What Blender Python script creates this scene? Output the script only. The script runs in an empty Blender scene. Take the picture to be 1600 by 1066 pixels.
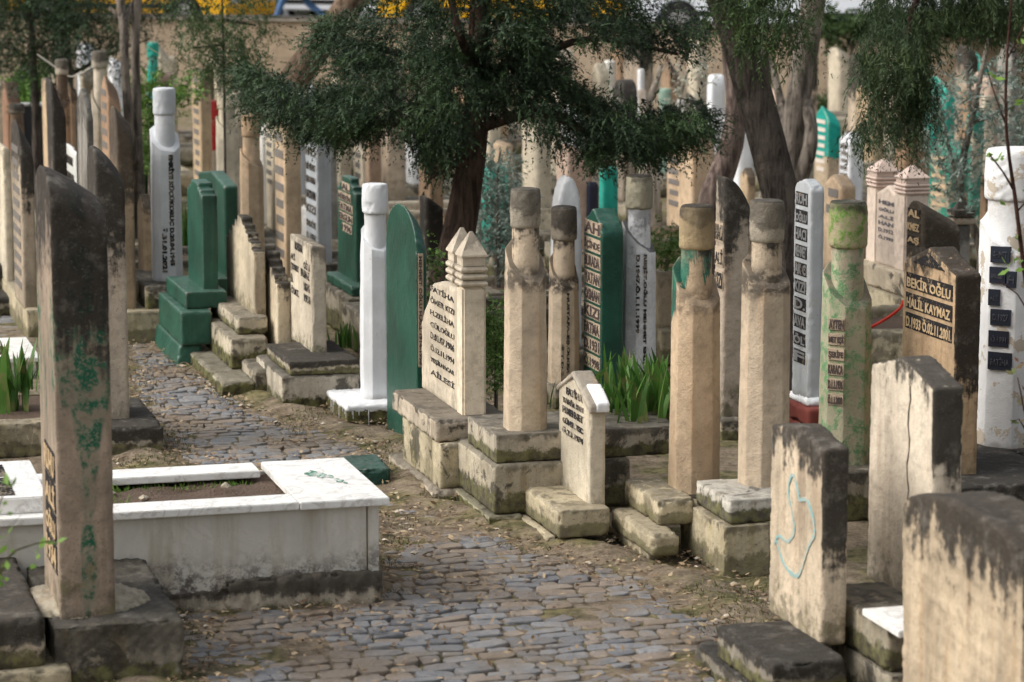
import bpy, bmesh, math, random
import numpy as np
from mathutils import Vector, Matrix
R = random.Random(7); NR = np.random.default_rng(7)
scene = bpy.context.scene; COL = scene.collection
# ------------------------------------------------------------------ camera model
F = 4400.0; CH = 3.2; PIT = math.atan(683/4400.0)
SP, CP = math.sin(PIT), math.cos(PIT)
TH = math.radians(15.5)
U = Vector((math.cos(TH), math.sin(TH), 0)); V = Vector((-math.sin(TH), math.cos(TH), 0))
def ray(x, y): return Vector((x-800, F*CP+(533-y)*SP, -F*SP+(533-y)*CP))
def at_z(x, y, z=0.0):
    r = ray(x, y); k = (z-CH)/r.z; return Vector((0, 0, CH))+r*k
def at_d(x, y, D):
    r = ray(x, y); return Vector((0, 0, CH))+r*(D/r.y)
def proj(p):
    Y = p.y; Z = p.z-CH; d = Y*CP-Z*SP
    return 800+F*p.x/d, 533-F*(Y*SP+Z*CP)/d
def z_for(p, y):            # height over p whose picture row is y
    k = (533-y)/F; return CH+p.y*(k*CP-SP)/(CP+k*SP)
def run(p, d, x):           # distance along d from p to reach picture column x
    k = (x-800)/F
    D0 = p.y*CP-(p.z-CH)*SP; Dd = d.y*CP-d.z*SP
    return (k*D0-p.x)/(d.x-k*Dd)
# ------------------------------------------------------------------ node helper
class NT:
    def __init__(s, name):
        s.m = bpy.data.materials.new(name); s.m.use_nodes = True
        s.t = s.m.node_tree; s.n = s.t.nodes; s.l = s.t.links
        s.b = s.n['Principled BSDF']
    def put(s, sock, v):
        if isinstance(v, bpy.types.NodeSocket): s.l.new(v, sock)
        elif v is not None:
            if hasattr(sock.default_value, '__len__') and not hasattr(v, '__len__'): v = (v,)*len(sock.default_value)
            if hasattr(v, '__len__') and len(v) == 3 and len(sock.default_value) == 4: v = (*v, 1)
            sock.default_value = v
    def nd(s, typ, **k):
        n = s.n.new(typ)
        for a, b in k.items(): setattr(n, a, b)
        return n
    def math(s, op, a, b=None, c=None, clamp=False):
        n = s.nd('ShaderNodeMath', operation=op); n.use_clamp = clamp
        for i, v in enumerate((a, b, c)):
            if v is not None: s.put(n.inputs[i], v)
        return n.outputs[0]
    def noise(s, co, scale, detail=6, rough=.55, dist=0, lac=2.0):
        n = s.nd('ShaderNodeTexNoise'); s.put(n.inputs['Vector'], co)
        n.inputs['Scale'].default_value = scale; n.inputs['Detail'].default_value = detail
        n.inputs['Roughness'].default_value = rough; n.inputs['Distortion'].default_value = dist
        return n.outputs[0]
    def ramp(s, f, a, b, lo=0., hi=1.):
        n = s.nd('ShaderNodeMapRange'); n.interpolation_type = 'SMOOTHSTEP'
        for i, v in enumerate((f, a, b, lo, hi)): s.put(n.inputs[i], v)
        return n.outputs[0]
    def mix(s, f, a, b):
        n = s.nd('ShaderNodeMix', data_type='RGBA'); s.put(n.inputs[0], f); s.put(n.inputs[6], a); s.put(n.inputs[7], b)
        return n.outputs[2]
    def vmath(s, op, a, b):
        n = s.nd('ShaderNodeVectorMath', operation=op); s.put(n.inputs[0], a); s.put(n.inputs[1], b); return n.outputs[0]
    def coords(s):
        tc = s.nd('ShaderNodeTexCoord'); oi = s.nd('ShaderNodeObjectInfo')
        off = s.math('MULTIPLY', oi.outputs['Random'], 53.0)
        cb = s.nd('ShaderNodeCombineXYZ')
        for i in range(3): s.put(cb.inputs[i], off)
        s.rand = oi.outputs['Random']
        co = s.vmath('ADD', tc.outputs['Object'], cb.outputs[0])
        sp = s.nd('ShaderNodeSeparateXYZ'); s.put(sp.inputs[0], tc.outputs['Generated'])
        g = s.nd('ShaderNodeNewGeometry'); sn = s.nd('ShaderNodeSeparateXYZ'); s.put(sn.inputs[0], g.outputs['Normal'])
        return co, sp.outputs[2], sn.outputs[2]
    def bump(s, h, dist, strength=1.0, prev=None):
        n = s.nd('ShaderNodeBump'); s.put(n.inputs['Height'], h); n.inputs['Distance'].default_value = dist
        n.inputs['Strength'].default_value = strength
        if prev is not None: s.put(n.inputs['Normal'], prev)
        return n.outputs[0]
    def out(s, col, rough=.8, normal=None, spec=.3):
        s.put(s.b.inputs['Base Color'], col); s.put(s.b.inputs['Roughness'], rough)
        s.b.inputs['Specular IOR Level'].default_value = spec
        if normal is not None: s.put(s.b.inputs['Normal'], normal)
        return s.m
def dk(c, k): return tuple(v*k for v in c)
_M = {}; _KW = {}
def stone(base=(.56, .45, .32), lich=1., lh=.12, up=.8, moss=.4, mh=.1, stain=.5, pit=.35, ochre=(.36, .22, .12),
          paint=None, pc=0.5, pscale=2.2, pz=0., rough=.85, grime=.25, bump=1., gcol=(.10, .075, .05), side=.12, pstr=1., band=None, pctr=None, psoft=.012, patch=0):
    key = ('s', base, lich, lh, up, moss, mh, stain, pit, ochre, paint, pc, pscale, pz, rough, grime, bump, gcol, side, pstr, band, pctr, psoft, patch)
    if key in _M: return _M[key]
    kw = dict(zip(('base', 'lich', 'lh', 'up', 'moss', 'mh', 'stain', 'pit', 'ochre', 'paint', 'pc', 'pscale', 'pz', 'rough', 'grime', 'bump', 'gcol', 'side', 'pstr', 'band'), key[1:]))
    t = NT('weathered_stone'); co, gz, nz = t.coords()
    tone = t.math('MULTIPLY_ADD', t.rand, .22, .89)
    n1 = t.noise(co, 2.6, 8, .6); n2 = t.noise(co, 17, 8, .65); n3 = t.noise(co, 95, 4, .6)
    mp = t.nd('ShaderNodeMapping'); t.put(mp.inputs[0], co); mp.inputs['Scale'].default_value = (13, 13, 1.1)
    st = t.noise(mp.outputs[0], 1.0, 7, .62)
    c = t.mix(t.ramp(n1, .3, .7), dk(base, .68), dk(base, 1.1))
    c = t.mix(t.math('MULTIPLY', t.ramp(n2, .45, .7), .55), c, dk(base, .5))
    c = t.mix(t.math('MULTIPLY', t.ramp(st, .5, .78), stain), c, ochre)
    mp2 = t.nd('ShaderNodeMapping'); t.put(mp2.inputs[0], co); mp2.inputs['Scale'].default_value = (6, 6, .8); mp2.inputs['Location'].default_value = (9, 3, 5)
    st2 = t.noise(mp2.outputs[0], 1.0, 9, .68)
    c = t.mix(t.math('MULTIPLY', t.ramp(st2, .48, .72), grime), c, gcol)
    c = t.mix(t.math('MULTIPLY', t.ramp(n3, .58, .7), pit), c, dk(base, .3))
    n5 = t.noise(co, 42, 6, .7, .4)
    c = t.mix(t.math('MULTIPLY', t.ramp(n5, .6, .68), pit), c, (.05, .04, .03))
    pm = None
    if paint is not None:
        mp3 = t.nd('ShaderNodeMapping'); t.put(mp3.inputs[0], co); mp3.inputs['Scale'].default_value = (1, 1, pstr)
        pn = t.noise(mp3.outputs[0], pscale, 9, .62, .6)
        pf = t.math('ADD', pn, t.math('MULTIPLY', t.math('SUBTRACT', gz, .5), pz))
        if pctr:
            sx = t.nd('ShaderNodeSeparateXYZ'); t.put(sx.inputs[0], t.nd('ShaderNodeTexCoord').outputs['Object'])
            dx = t.math('ABSOLUTE', t.math('SUBTRACT', sx.outputs[0], pctr[0])); dz = t.math('ABSOLUTE', t.math('SUBTRACT', gz, pctr[2]))
            pf = t.math('ADD', pn, t.math('ADD', t.ramp(dx, 0, pctr[1], .10, -.16), t.ramp(dz, 0, pctr[3], .06, -.12)))
        pm = t.ramp(pf, .5+(.5-pc)*.6-psoft, .5+(.5-pc)*.6+psoft)
        if psoft > .03: pm = t.math('MULTIPLY', pm, t.ramp(n2, .40, .58, 1, .15)); pm = t.math('MULTIPLY', pm, t.ramp(n3, .5, .66, 1, .3))
        pcol = t.mix(t.ramp(n2, .3, .7), dk(paint, .82), dk(paint, 1.15))
        pcol = t.mix(t.math('MULTIPLY', t.ramp(st2, .5, .75), .3), pcol, dk(paint, .45))
        c = t.mix(pm, c, pcol)
    pt = t.nd('ShaderNodeNewGeometry').outputs['Pointiness']
    c = t.mix(t.math('MULTIPLY', t.ramp(pt, .52, .60), t.ramp(n2, .4, .6, .1, .6)), c, dk(base, 1.3))
    # black lichen crust on the top
    e = t.math('ADD', gz, t.math('MULTIPLY', t.math('SUBTRACT', st, .5), .5))
    n4 = t.noise(co, 9, 10, .72)
    e = t.math('ADD', e, t.math('MULTIPLY', t.math('SUBTRACT', n2, .5), .45)); e = t.math('ADD', e, t.math('MULTIPLY', t.math('SUBTRACT', n4, .5), .4))
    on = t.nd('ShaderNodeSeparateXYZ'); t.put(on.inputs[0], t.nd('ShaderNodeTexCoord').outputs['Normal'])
    e = t.math('ADD', e, t.math('MULTIPLY', t.ramp(t.math('MULTIPLY', on.outputs[1], -1.), .3, .8), side))  # dark crust set lower on local -Y faces, so they come out darker
    e = t.math('ADD', e, t.math('MULTIPLY', t.math('SUBTRACT', t.rand, .5), .14))
    lf = t.math('MULTIPLY', t.ramp(e, 1-lh-.07, 1-lh+.07), t.math('MULTIPLY', t.ramp(n1, .34, .54, .45, 1), lich) if lich < 1 else 1.)
    uf = t.math('MULTIPLY', t.math('MULTIPLY', t.ramp(nz, .3, .6), up), t.ramp(n2, .24, .4))
    lf = t.math('MAXIMUM', lf, uf)
    if patch:
        n6 = t.noise(co, 4.2, 11, .68, .5)
        lf = t.math('MAXIMUM', lf, t.math('MULTIPLY', t.ramp(n6, .535, .60), patch))
    if band:
        bz = t.math('ADD', gz, t.math('MULTIPLY', t.math('SUBTRACT', n2, .5), .12))
        bf = t.math('MULTIPLY', t.ramp(bz, band[0]-.075, band[0]-.02), t.ramp(bz, band[0]+.075, band[0]+.03))
        lf = t.math('MAXIMUM', lf, t.math('MULTIPLY', t.math('MULTIPLY', bf, t.ramp(n2, .36, .52)), band[1]))
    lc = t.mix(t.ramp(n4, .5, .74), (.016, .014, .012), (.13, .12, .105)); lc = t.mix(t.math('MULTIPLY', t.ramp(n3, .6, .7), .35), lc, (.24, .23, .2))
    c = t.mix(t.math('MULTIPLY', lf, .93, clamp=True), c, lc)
    # moss at the foot
    mf = t.math('ADD', gz, t.math('MULTIPLY', t.math('SUBTRACT', n4, .5), 1.1))
    mf = t.math('MULTIPLY', t.ramp(mf, mh-.07, mh+.07, 1., 0.), moss)
    c = t.mix(mf, c, t.mix(t.ramp(n2, .35, .65), (.03, .024, .014), (.13, .125, .045)))
    mul = t.nd('ShaderNodeMix', data_type='RGBA', blend_type='MULTIPLY'); mul.inputs[0].default_value = 1
    t.put(mul.inputs[6], c); t.put(mul.inputs[7], t.nd('ShaderNodeCombineXYZ').outputs[0])
    cb = mul.inputs[7].links[0].from_node
    for i in range(3): t.put(cb.inputs[i], tone)
    c = mul.outputs[2]
    b = t.bump(t.math('ADD', n2, t.math('MULTIPLY', n4, .6)), .007*bump)
    b = t.bump(n3, .0022*bump, 1., b); b = t.bump(n5, .003*bump, 1., b)
    if pm is not None: b = t.bump(pm, .003, 1., b)
    _M[key] = t.out(c, rough, b); _KW[_M[key].name] = kw; return _M[key]
def plain(name, col, rough=.6, spec=.4, var=.15, bmp=.002, scale=8, metal=0):
    key = (name, col, rough, var)
    if key in _M: return _M[key]
    t = NT(name); co, gz, nz = t.coords(); n = t.noise(co, scale, 6)
    c = t.mix(n, dk(col, 1-var), dk(col, 1+var))
    m = t.out(c, rough, t.bump(t.noise(co, scale*5, 5), bmp) if bmp else None, spec)
    t.b.inputs['Metallic'].default_value = metal
    _M[key] = m; return m
def painted(col, chip=(.4, .36, .3), amt=.03, rough=.55, name='painted_masonry', dirt=.35):
    key = (name, col, amt, rough)
    if key in _M: return _M[key]
    t = NT(name); co, gz, nz = t.coords()
    n1 = t.noise(co, 2.5, 8, .6); n2 = t.noise(co, 22, 9, .7); n3 = t.noise(co, 6, 8, .65)
    mp = t.nd('ShaderNodeMapping'); t.put(mp.inputs[0], co); mp.inputs['Scale'].default_value = (12, 12, 1)
    st = t.noise(mp.outputs[0], 1, 7, .6)
    c = t.mix(t.ramp(n1, .32, .68), dk(col, .7 if max(col) < .4 else .84), dk(col, 1.28 if max(col) < .4 else 1.08))
    c = t.mix(t.math('MULTIPLY', t.ramp(st, .5, .75), dirt), c, tuple(v*.55+.02 for v in col))
    c = t.mix(t.ramp(n3, .72-amt*1.5, .735-amt*1.5), c, chip)
    c = t.mix(t.math('MULTIPLY', t.ramp(n2, .66, .7), .5), c, dk(col, .35))
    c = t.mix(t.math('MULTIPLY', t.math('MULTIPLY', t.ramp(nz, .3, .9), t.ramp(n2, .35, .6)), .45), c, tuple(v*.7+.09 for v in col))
    c = t.mix(t.math('MULTIPLY', t.ramp(n3, .5, .66), .28), c, tuple(v*.8+.035 for v in col))
    pt = t.nd('ShaderNodeNewGeometry').outputs['Pointiness']
    c = t.mix(t.math('MULTIPLY', t.ramp(pt, .52, .60), t.ramp(n2, .42, .58, .1, .75)), c, tuple(v*.6+.11 for v in chip))
    st2 = t.nd('ShaderNodeMapping'); t.put(st2.inputs[0], co); st2.inputs['Scale'].default_value = (30, 30, 2.2); s3 = t.noise(st2.outputs[0], 1, 6, .7)
    c = t.mix(t.ramp(s3, .5, .72, 0, .4), c, tuple(v*1.5+.02 for v in col) if max(col) < .5 else dk(col, .8))
    e = t.math('ADD', gz, t.math('MULTIPLY', n3, .12))
    c = t.mix(t.ramp(e, .06, .11, .55, 0), c, (.12, .1, .07))
    b = t.bump(n2, .004); b = t.bump(n3, .005, 1, b); b = t.bump(t.noise(co, 120, 3), .0015, 1, b)
    _M[key] = t.out(c, rough, b, .4); return _M[key]
def inkm(name, c0, c1, k=.6):
    key = (name, c0, c1)
    if key in _M: return _M[key]
    t = NT(name); tc = t.nd('ShaderNodeTexCoord').outputs['Object']; n = t.noise(tc, 55, 7, .7); n2 = t.noise(tc, 9, 5, .6)
    c = t.mix(t.math('MULTIPLY', t.ramp(t.math('ADD', n, t.math('MULTIPLY', t.math('SUBTRACT', n2, .5), .6)), k-.04, k+.06), .8), c0, c1)
    _M[key] = t.out(c, .85, None, .1); return _M[key]
INK = lambda: inkm('worn_black_inscription_paint', (.028, .026, .028), (.34, .29, .22), .54)
# ------------------------------------------------------------------ objects
def link(o): COL.objects.link(o); return o
def tag(o, label=None, cat=None, group=None, kind=None):
    for k, v in (('label', label), ('category', cat), ('group', group), ('kind', kind)):
        if v: o[k] = v
    return o
def empty(name, p, rz=TH, **k):
    o = bpy.data.objects.new(name, None); o.empty_display_size = .2; o.location = p; o.rotation_euler = (0, 0, rz)
    return tag(link(o), **k)
def mk(name, me, mat, parent=None):
    o = bpy.data.objects.new(name, me); me.name = name
    if mat: me.materials.clear(); me.materials.append(mat)
    if parent: o.parent = parent
    return link(o)
def smooth(me, v=True): me.polygons.foreach_set('use_smooth', [v]*len(me.polygons)); me.update()
def pymesh(vs, fs, name='m'):
    me = bpy.data.meshes.new(name); me.from_pydata([tuple(v) for v in vs], [], fs); me.validate(); me.update(); return me
def wav(P, freq, seed, n=7):
    r = np.random.default_rng(seed); s = np.zeros(len(P))
    for i in range(n):
        d = r.normal(size=3); d /= np.linalg.norm(d)
        s += np.sin(P@d*freq*r.uniform(.6, 1.7)*6.283+r.uniform(0, 6.28))
    return s/n**.5*.8
_seed = [1]
def bmerge(parts):          # join (verts, faces) lists
    vs = []; fs = []
    for a, b in parts:
        k = len(vs); vs += list(a); fs += [[i+k for i in f] for f in b]
    return vs, fs
def box(x0, y0, z0, x1, y1, z1):
    vs = [(x, y, z) for z in (z0, z1) for y in (y0, y1) for x in (x0, x1)]
    return vs, [[0, 2, 3, 1], [4, 5, 7, 6], [0, 1, 5, 4], [1, 3, 7, 5], [3, 2, 6, 7], [2, 0, 4, 6]]
def frust(x0, y0, z0, x1, y1, z1, ins):     # box whose top is inset
    vs = [(x0, y0, z0), (x1, y0, z0), (x0, y1, z0), (x1, y1, z0), (x0+ins, y0+ins, z1), (x1-ins, y0+ins, z1), (x0+ins, y1-ins, z1), (x1-ins, y1-ins, z1)]
    return vs, [[0, 2, 3, 1], [4, 5, 7, 6], [0, 1, 5, 4], [1, 3, 7, 5], [3, 2, 6, 7], [2, 0, 4, 6]]
def prism(poly, x0, x1):    # polygon in (v,z) extruded along u
    n = len(poly); vs = [(x0, a, b) for a, b in poly]+[(x1, a, b) for a, b in poly]
    fs = [list(range(n))[::-1], list(range(n, 2*n))]+[[i, (i+1) % n, (i+1) % n+n, i+n] for i in range(n)]
    return vs, fs
def loft(rings, cap=True):
    n = len(rings[0]); vs = [p for r in rings for p in r]; fs = []
    for k in range(len(rings)-1):
        for i in range(n):
            j = (i+1) % n; fs.append([k*n+i, k*n+j, (k+1)*n+j, (k+1)*n+i])
    if cap: fs.append(list(range(n))[::-1]); fs.append(list(range((len(rings)-1)*n, len(rings)*n)))
    return vs, fs
def cyl(cx, cy, prof, n=28):
    return loft([[(cx+r*math.cos(6.28319*i/n), cy+r*math.sin(6.28319*i/n), z) for i in range(n)] for z, r in prof])
def worn(vf, vox=.016, amp=.004, chip=.0, seed=None, post=None):
    """fuse closed pieces into one worn surface"""
    if seed is None: _seed[0] += 1; seed = _seed[0]
    me = pymesh(*vf); bm = bmesh.new(); bm.from_mesh(me); bmesh.ops.recalc_face_normals(bm, faces=bm.faces); bm.to_mesh(me); bm.free()
    o = bpy.data.objects.new('tmp', me); COL.objects.link(o)
    m = o.modifiers.new('r', 'REMESH'); m.mode = 'VOXEL'; m.voxel_size = vox; m.adaptivity = 0
    sm = o.modifiers.new('s', 'SMOOTH'); sm.iterations = 1; sm.factor = .25
    dg = bpy.context.evaluated_depsgraph_get(); me2 = bpy.data.meshes.new_from_object(o.evaluated_get(dg))
    bpy.data.objects.remove(o); bpy.data.meshes.remove(me)
    n = len(me2.vertices)
    if n:
        P = np.empty(n*3); me2.vertices.foreach_get('co', P); P = P.reshape(-1, 3)
        N = np.empty(n*3); me2.vertex_normals.foreach_get('vector', N); N = N.reshape(-1, 3)
        d = amp*(.6*wav(P, 1.3, seed)+.3*wav(P, 9, seed+1)+.35*wav(P, 26, seed+2))
        if chip:
            c = wav(P, 6, seed+3)+.8*wav(P, 19, seed+4); edge = 1-np.max(np.abs(N), axis=1)
            d -= chip*np.clip(c-.25, 0, 1)*np.clip(edge*7, 0.06, 1)
        P = P+N*d[:, None]
        if post: P = post(P)
        me2.vertices.foreach_set('co', P.ravel()); me2.update()
    smooth(me2); return me2
def bevelled(vf, w=.01, seg=2):
    me = pymesh(*vf); bm = bmesh.new(); bm.from_mesh(me); bmesh.ops.recalc_face_normals(bm, faces=bm.faces)
    if w:
        es = [e for e in bm.edges if len(e.link_faces) == 2 and e.calc_face_angle(0) > .5]
        bmesh.ops.bevel(bm, geom=es, offset=w, segments=seg, affect='EDGES', clamp_overlap=True)
    bm.to_mesh(me); bm.free(); me.update(); return me
def text_mesh(body, w, h, org, xd, yd, depth=.002, bold=.0, name='lettering'):
    cu = bpy.data.curves.new('t', 'FONT'); cu.body = body; cu.size = 1; cu.extrude = .001; cu.resolution_u = 2; cu.offset = bold*1.6+.012
    o = bpy.data.objects.new('t', cu); COL.objects.link(o)
    dg = bpy.context.evaluated_depsgraph_get(); me = bpy.data.meshes.new_from_object(o.evaluated_get(dg))
    bpy.data.objects.remove(o); bpy.data.curves.remove(cu)
    n = len(me.vertices); P = np.empty(n*3); me.vertices.foreach_get('co', P); P = P.reshape(-1, 3)
    lo = P.min(0); hi = P.max(0); s = (P-lo)/np.maximum(hi-lo, 1e-6)
    xd = Vector(xd).normalized(); yd = Vector(yd).normalized(); nd = xd.cross(yd)
    Q = np.array(org)[None]+s[:, :1]*w*np.array(xd)[None]+s[:, 1:2]*h*np.array(yd)[None]+(s[:, 2:3]-.35)*depth*np.array(nd)[None]
    me.vertices.foreach_set('co', Q.ravel()); me.update(); return me
def join_meshes(ms):
    vs = []; fs = []
    for m in ms:
        k = len(vs); vs += [tuple(v.co) for v in m.vertices]; fs += [[i+k for i in p.vertices] for p in m.polygons]
    return pymesh(vs, fs)
# ---- profile shapes (v across, z up)
def prof(kind, w, h, e=.15):
    if kind == 'gable': return [(0, 0), (w, 0), (w, h-e), (w/2, h), (0, h-e)]
    if kind == 'round': return [(0, 0), (w, 0)]+[(w/2+w/2*math.cos(a), h-e+e*math.sin(a)) for a in np.linspace(0, math.pi, 13)]
    if kind == 'point':     # pointed arch
        r = [(w/2+w/2*math.cos(a), h-e+e*math.sin(a)**1.0*(.78)) for a in np.linspace(0, 1.15, 6)]
        return [(0, 0), (w, 0)]+r+[(w/2, h)]+[(w-p[0], p[1]) for p in r[::-1]]
    if kind == 'steps':
        n = 4; r = [(w, 0)]
        for i in range(n):
            r += [(w-w*.42*i/n, h-e+e*i/n), (w-w*.42*(i+1)/n, h-e+e*i/n)]
        r += [(w-w*.42, h)]
        return r+[(w-p[0], p[1]) for p in r[::-1]]
    if kind == 'ogee': return [(0, 0), (w, 0), (w, h-e), (w*.93, h-e*.7), (w*.78, h-e*.45), (w*.68, h-e*.12), (w*.5, h), (w*.32, h-e*.12), (w*.22, h-e*.45), (w*.07, h-e*.7), (0, h-e)]
    if kind == 'notch': return [(0, 0), (w, 0), (w, h-e), (w*.86, h-e), (w*.86, h-e*.55), (w*.72, h-e*.55), (w*.72, h), (w*.28, h), (w*.28, h-e*.55), (w*.14, h-e*.55), (w*.14, h-e), (0, h-e)]
    return [(0, 0), (w, 0), (w, h), (0, h)]
class Tomb:
    """one gravestone: plinth steps, headstone and what is fixed on it, laid out from its near left corner"""
    def __init__(s, label, name='tombstone', cat='tombstone', group=None, rot=0):
        s.label, s.name, s.cat, s.group, s.e = label, name, cat, group, None; s.z = 0; s.rot = rot
        a = TH+rot; s.U = Vector((math.cos(a), math.sin(a), 0)); s.V = Vector((-math.sin(a), math.cos(a), 0))
    def root(s, P):
        if s.e is None:
            s.P0 = Vector((P.x, P.y, 0)); s.e = empty(s.name, s.P0, TH+s.rot, label=s.label, cat=s.cat, group=s.group)
        return s.e
    def loc(s, P): d = P-s.P0; return d.dot(s.U), d.dot(s.V)
    def step(s, cx, cy, xl, xr, yt, mat, name='plinth_step', vox=.0135, chip=.024, amp=.004, tmax=None, taper=0):
        P = at_z(cx, cy, s.z); e = s.root(P); u, v = s.loc(P)
        h = z_for(P, yt)-s.z; w = run(P, s.V, xl); t = run(P, s.U, xr)
        if tmax: t = tmax
        vf = frust(u, v, s.z, u+t, v+w, s.z+h, taper)
        me = worn(vf, vox, amp, chip) if vox else bevelled(vf, .012)
        mk(name, me, mat, e); s.last = (u, v, u+t, v+w); s.z += h
        if DBG: print('%-34s step w%.2f t%.2f h%.2f z%.2f D%.1f' % (s.label[:34], w, t, h, s.z, P.y))
        return s
    def slab(s, kind, cx, cy, xl, xr, yt, mat, e=.15, vox=.0115, slant=0, amp=.0018, chip=.007, name='headstone', ypk=None, curve=1.0, taper=0):
        """yt: picture row of the top above the near left corner (ypk: of the peak)"""
        P = at_z(cx, cy, s.z); r = s.root(P); u, v = s.loc(P)
        w = run(P, s.V, xl); t = run(P, s.U, xr)
        if ypk is not None: Q = P+s.V*(w/2); h = z_for(Q, ypk)-s.z; e = h-(z_for(P, yt)-s.z)
        else: h = z_for(P, yt)-s.z
        if DBG: print('%-34s slab w%.2f t%.2f h%.2f e%.2f z%.2f D%.1f' % (s.label[:34], w, t, h, e, s.z, P.y))
        vf = prism([(a, b-.02) if b < 1e-6 else (a, b) for a, b in prof(kind, w, h, e)], 0, t)
        vf = ([(x+u, y+v, z+s.z) for x, y, z in vf[0]], vf[1])
        z0 = s.z
        def post(Q):
            if slant:
                k = np.clip((Q[:, 2]-(z0+h*.55))/(h*.45), 0, 1); f = np.clip((Q[:, 0]-u)/t, 0, 1)**curve
                Q[:, 2] -= slant*k*f
            if taper:
                k = np.clip((Q[:, 2]-z0)/h, 0, 1); Q[:, 1] = v+w/2+(Q[:, 1]-v-w/2)*(1-taper*k); 
            return Q
        if vox: me = worn(vf, vox, amp, chip, post=post)
        else:
            me = bevelled(vf, .012, 1)
        mk(name, me, mat, r)
        s.b = (u, v, w, t, h, s.z); s.P = P; return s
    # rows of writing on the left (-U) face, fractions of the face
    def lines(s, rows, x0=.12, x1=.88, z1=.8, z0=.2, gap=.35, ink=None, plate=None, platec=None, bold=.012, name='lettering', pz=None, off=.003, face='L', grow=1.0):
        u, v, w, t, h, zb = s.b; n = len(rows); rh = h*(z1-z0)/n
        ms = []; k = 0
        ww = w if face == 'L' else t
        for i, body in enumerate(rows):
            zt = zb+h*z1-i*rh; hh = rh*(1-gap)
            fr = (x0, x1)
            if isinstance(body, tuple): body, fr = body[0], body[1:]
            if body is None: continue
            wid = ww*(fr[1]-fr[0])
            if face == 'L': org = Vector((u-off, v+w*(1-fr[0]), zt-hh)); xd = (0, -1, 0)
            else: org = Vector((u+t*fr[0], v-off, zt-hh)); xd = (1, 0, 0)
            if plate is not None:
                pd = .012
                if face == 'L': b = box(u-off, org.y-wid*1.03, org.z-hh*.12, u+.01, org.y+wid*.03, org.z+hh*1.12)
                else: b = box(org.x-wid*.03, v-off, org.z-hh*.12, org.x+wid*1.03, v+.01, org.z+hh*1.12)
                pm = mk('inscription_panel', bevelled(b, 0), plate, s.e); k += 1
                org = org+Vector((-.002, 0, 0) if face == 'L' else (0, -.002, 0))
            ms.append(text_mesh(body, wid, hh*grow, org, xd, (0, 0, 1), .002, bold))
        for m_ in ms: mk(name, m_, ink or INK(), s.e)
        return s
    def upright(s, body, org, length, height, nrm='V', ink=None, bold=.012, plate=None, flip=False):
        """writing turned on its side, reading downwards"""
        yd = {'V': (1, 0, 0), 'D': (.7071, -.7071, 0), 'L': (0, -1, 0)}[nrm]
        nv = {'V': (0, -1, 0), 'D': (-.7071, -.7071, 0), 'L': (-1, 0, 0)}[nrm]
        o = Vector(org)
        if plate:
            a = o-Vector(yd)*height*.2+Vector(nv)*.0; c = [a, a+Vector(yd)*height*1.4]; q = []
            for z in (org[2]+.02, org[2]-length-.02):
                for p in c:
                    for k in (-.01, .003): w_ = p+Vector(nv)*k; q.append((w_.x, w_.y, z))
            mk('inscription_panel', bevelled((q, [[0, 2, 3, 1], [4, 5, 7, 6], [0, 1, 5, 4], [2, 6, 7, 3], [0, 4, 6, 2], [1, 3, 7, 5]]), 0), plate, s.e)
            o = o+Vector(nv)*.004
        mk('lettering', text_mesh(body, length, height, o+Vector(nv)*.002, (0, 0, -1), yd, .003, bold), ink or INK(), s.e)
        return s
    def pillar(s, cx, cy, wpx, ysh_lo, ysh_hi, yneck, ytop, wneck, wcap, mat, capmat=None, vox=.013, taper=.08, capr=.0, n8=.29, sdir=(.2, -.98), band=0, rough=0, curve=False):
        """octagonal shaft cut by a slanting shoulder, round neck, turban-like drum"""
        P = at_z(cx, cy, s.z); sc = F/P.y; w = wpx/sc/1.06; c = P+Vector((0, 1, 0))*(w/2)
        r = s.root(c if s.e is None else P); u, v = s.loc(c); H = lambda y: z_for(c, y)
        hw = w/2; a = hw*(1-2*n8*.9)
        zl, zh, zn, zt = H(ysh_lo), H(ysh_hi), H(yneck), H(ytop)
        if DBG: print('%-34s pill w%.2f h%.2f z%.2f D%.1f sh%.2f' % (s.label[:34], w, zt-s.z, s.z, P.y, zh-zl))
        octo = [(-hw, -a), (-a, -hw), (a, -hw), (hw, -a), (hw, a), (a, hw), (-a, hw), (-hw, a)]
        D = Vector(sdir).normalized()
        def top(x, y):
            q = (x*D.x+y*D.y)/hw; q = max(-1, min(1, q)); f = (q+1)/2
            if curve: f = f**.75
            return zh+(zl-zh)*f
        oc = []
        for i in range(8):
            a0, a1 = octo[i], octo[(i+1) % 8]; L_ = math.hypot(a1[0]-a0[0], a1[1]-a0[1]); ks = (0.0, .006/L_, .3, .5, .7, 1-.006/L_)
            for f in ks:
                x_, y_ = a0[0]+(a1[0]-a0[0])*f, a0[1]+(a1[1]-a0[1])*f
                if f == 0.0: x_ *= .992; y_ *= .992
                oc.append((x_, y_))
        rings = []; NJ = 22
        for j in range(NJ+1):
            k = 1-taper*j/NJ; rings.append([(u+x*k, v+y*k, (s.z-.02)+(top(x*k, y*k)-s.z+.02)*j/NJ) for x, y in oc])
        rings.append([(u+(p[0]-u)*.965, v+(p[1]-v)*.965, top((p[0]-u)*.965, (p[1]-v)*.965)+.004) for p in rings[-1]])
        # top closed through shrinking rings so that the slope stays true
        base = rings[-1]
        for kk in (.8, .55, .3, .05):
            rings.append([(u+(p[0]-u)*kk, v+(p[1]-v)*kk, top((p[0]-u)*kk, (p[1]-v)*kk)+.004) for p in base])
        sh = loft(rings); rn = wneck/sc/2
        nx, ny = u-.01*0, v
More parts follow.
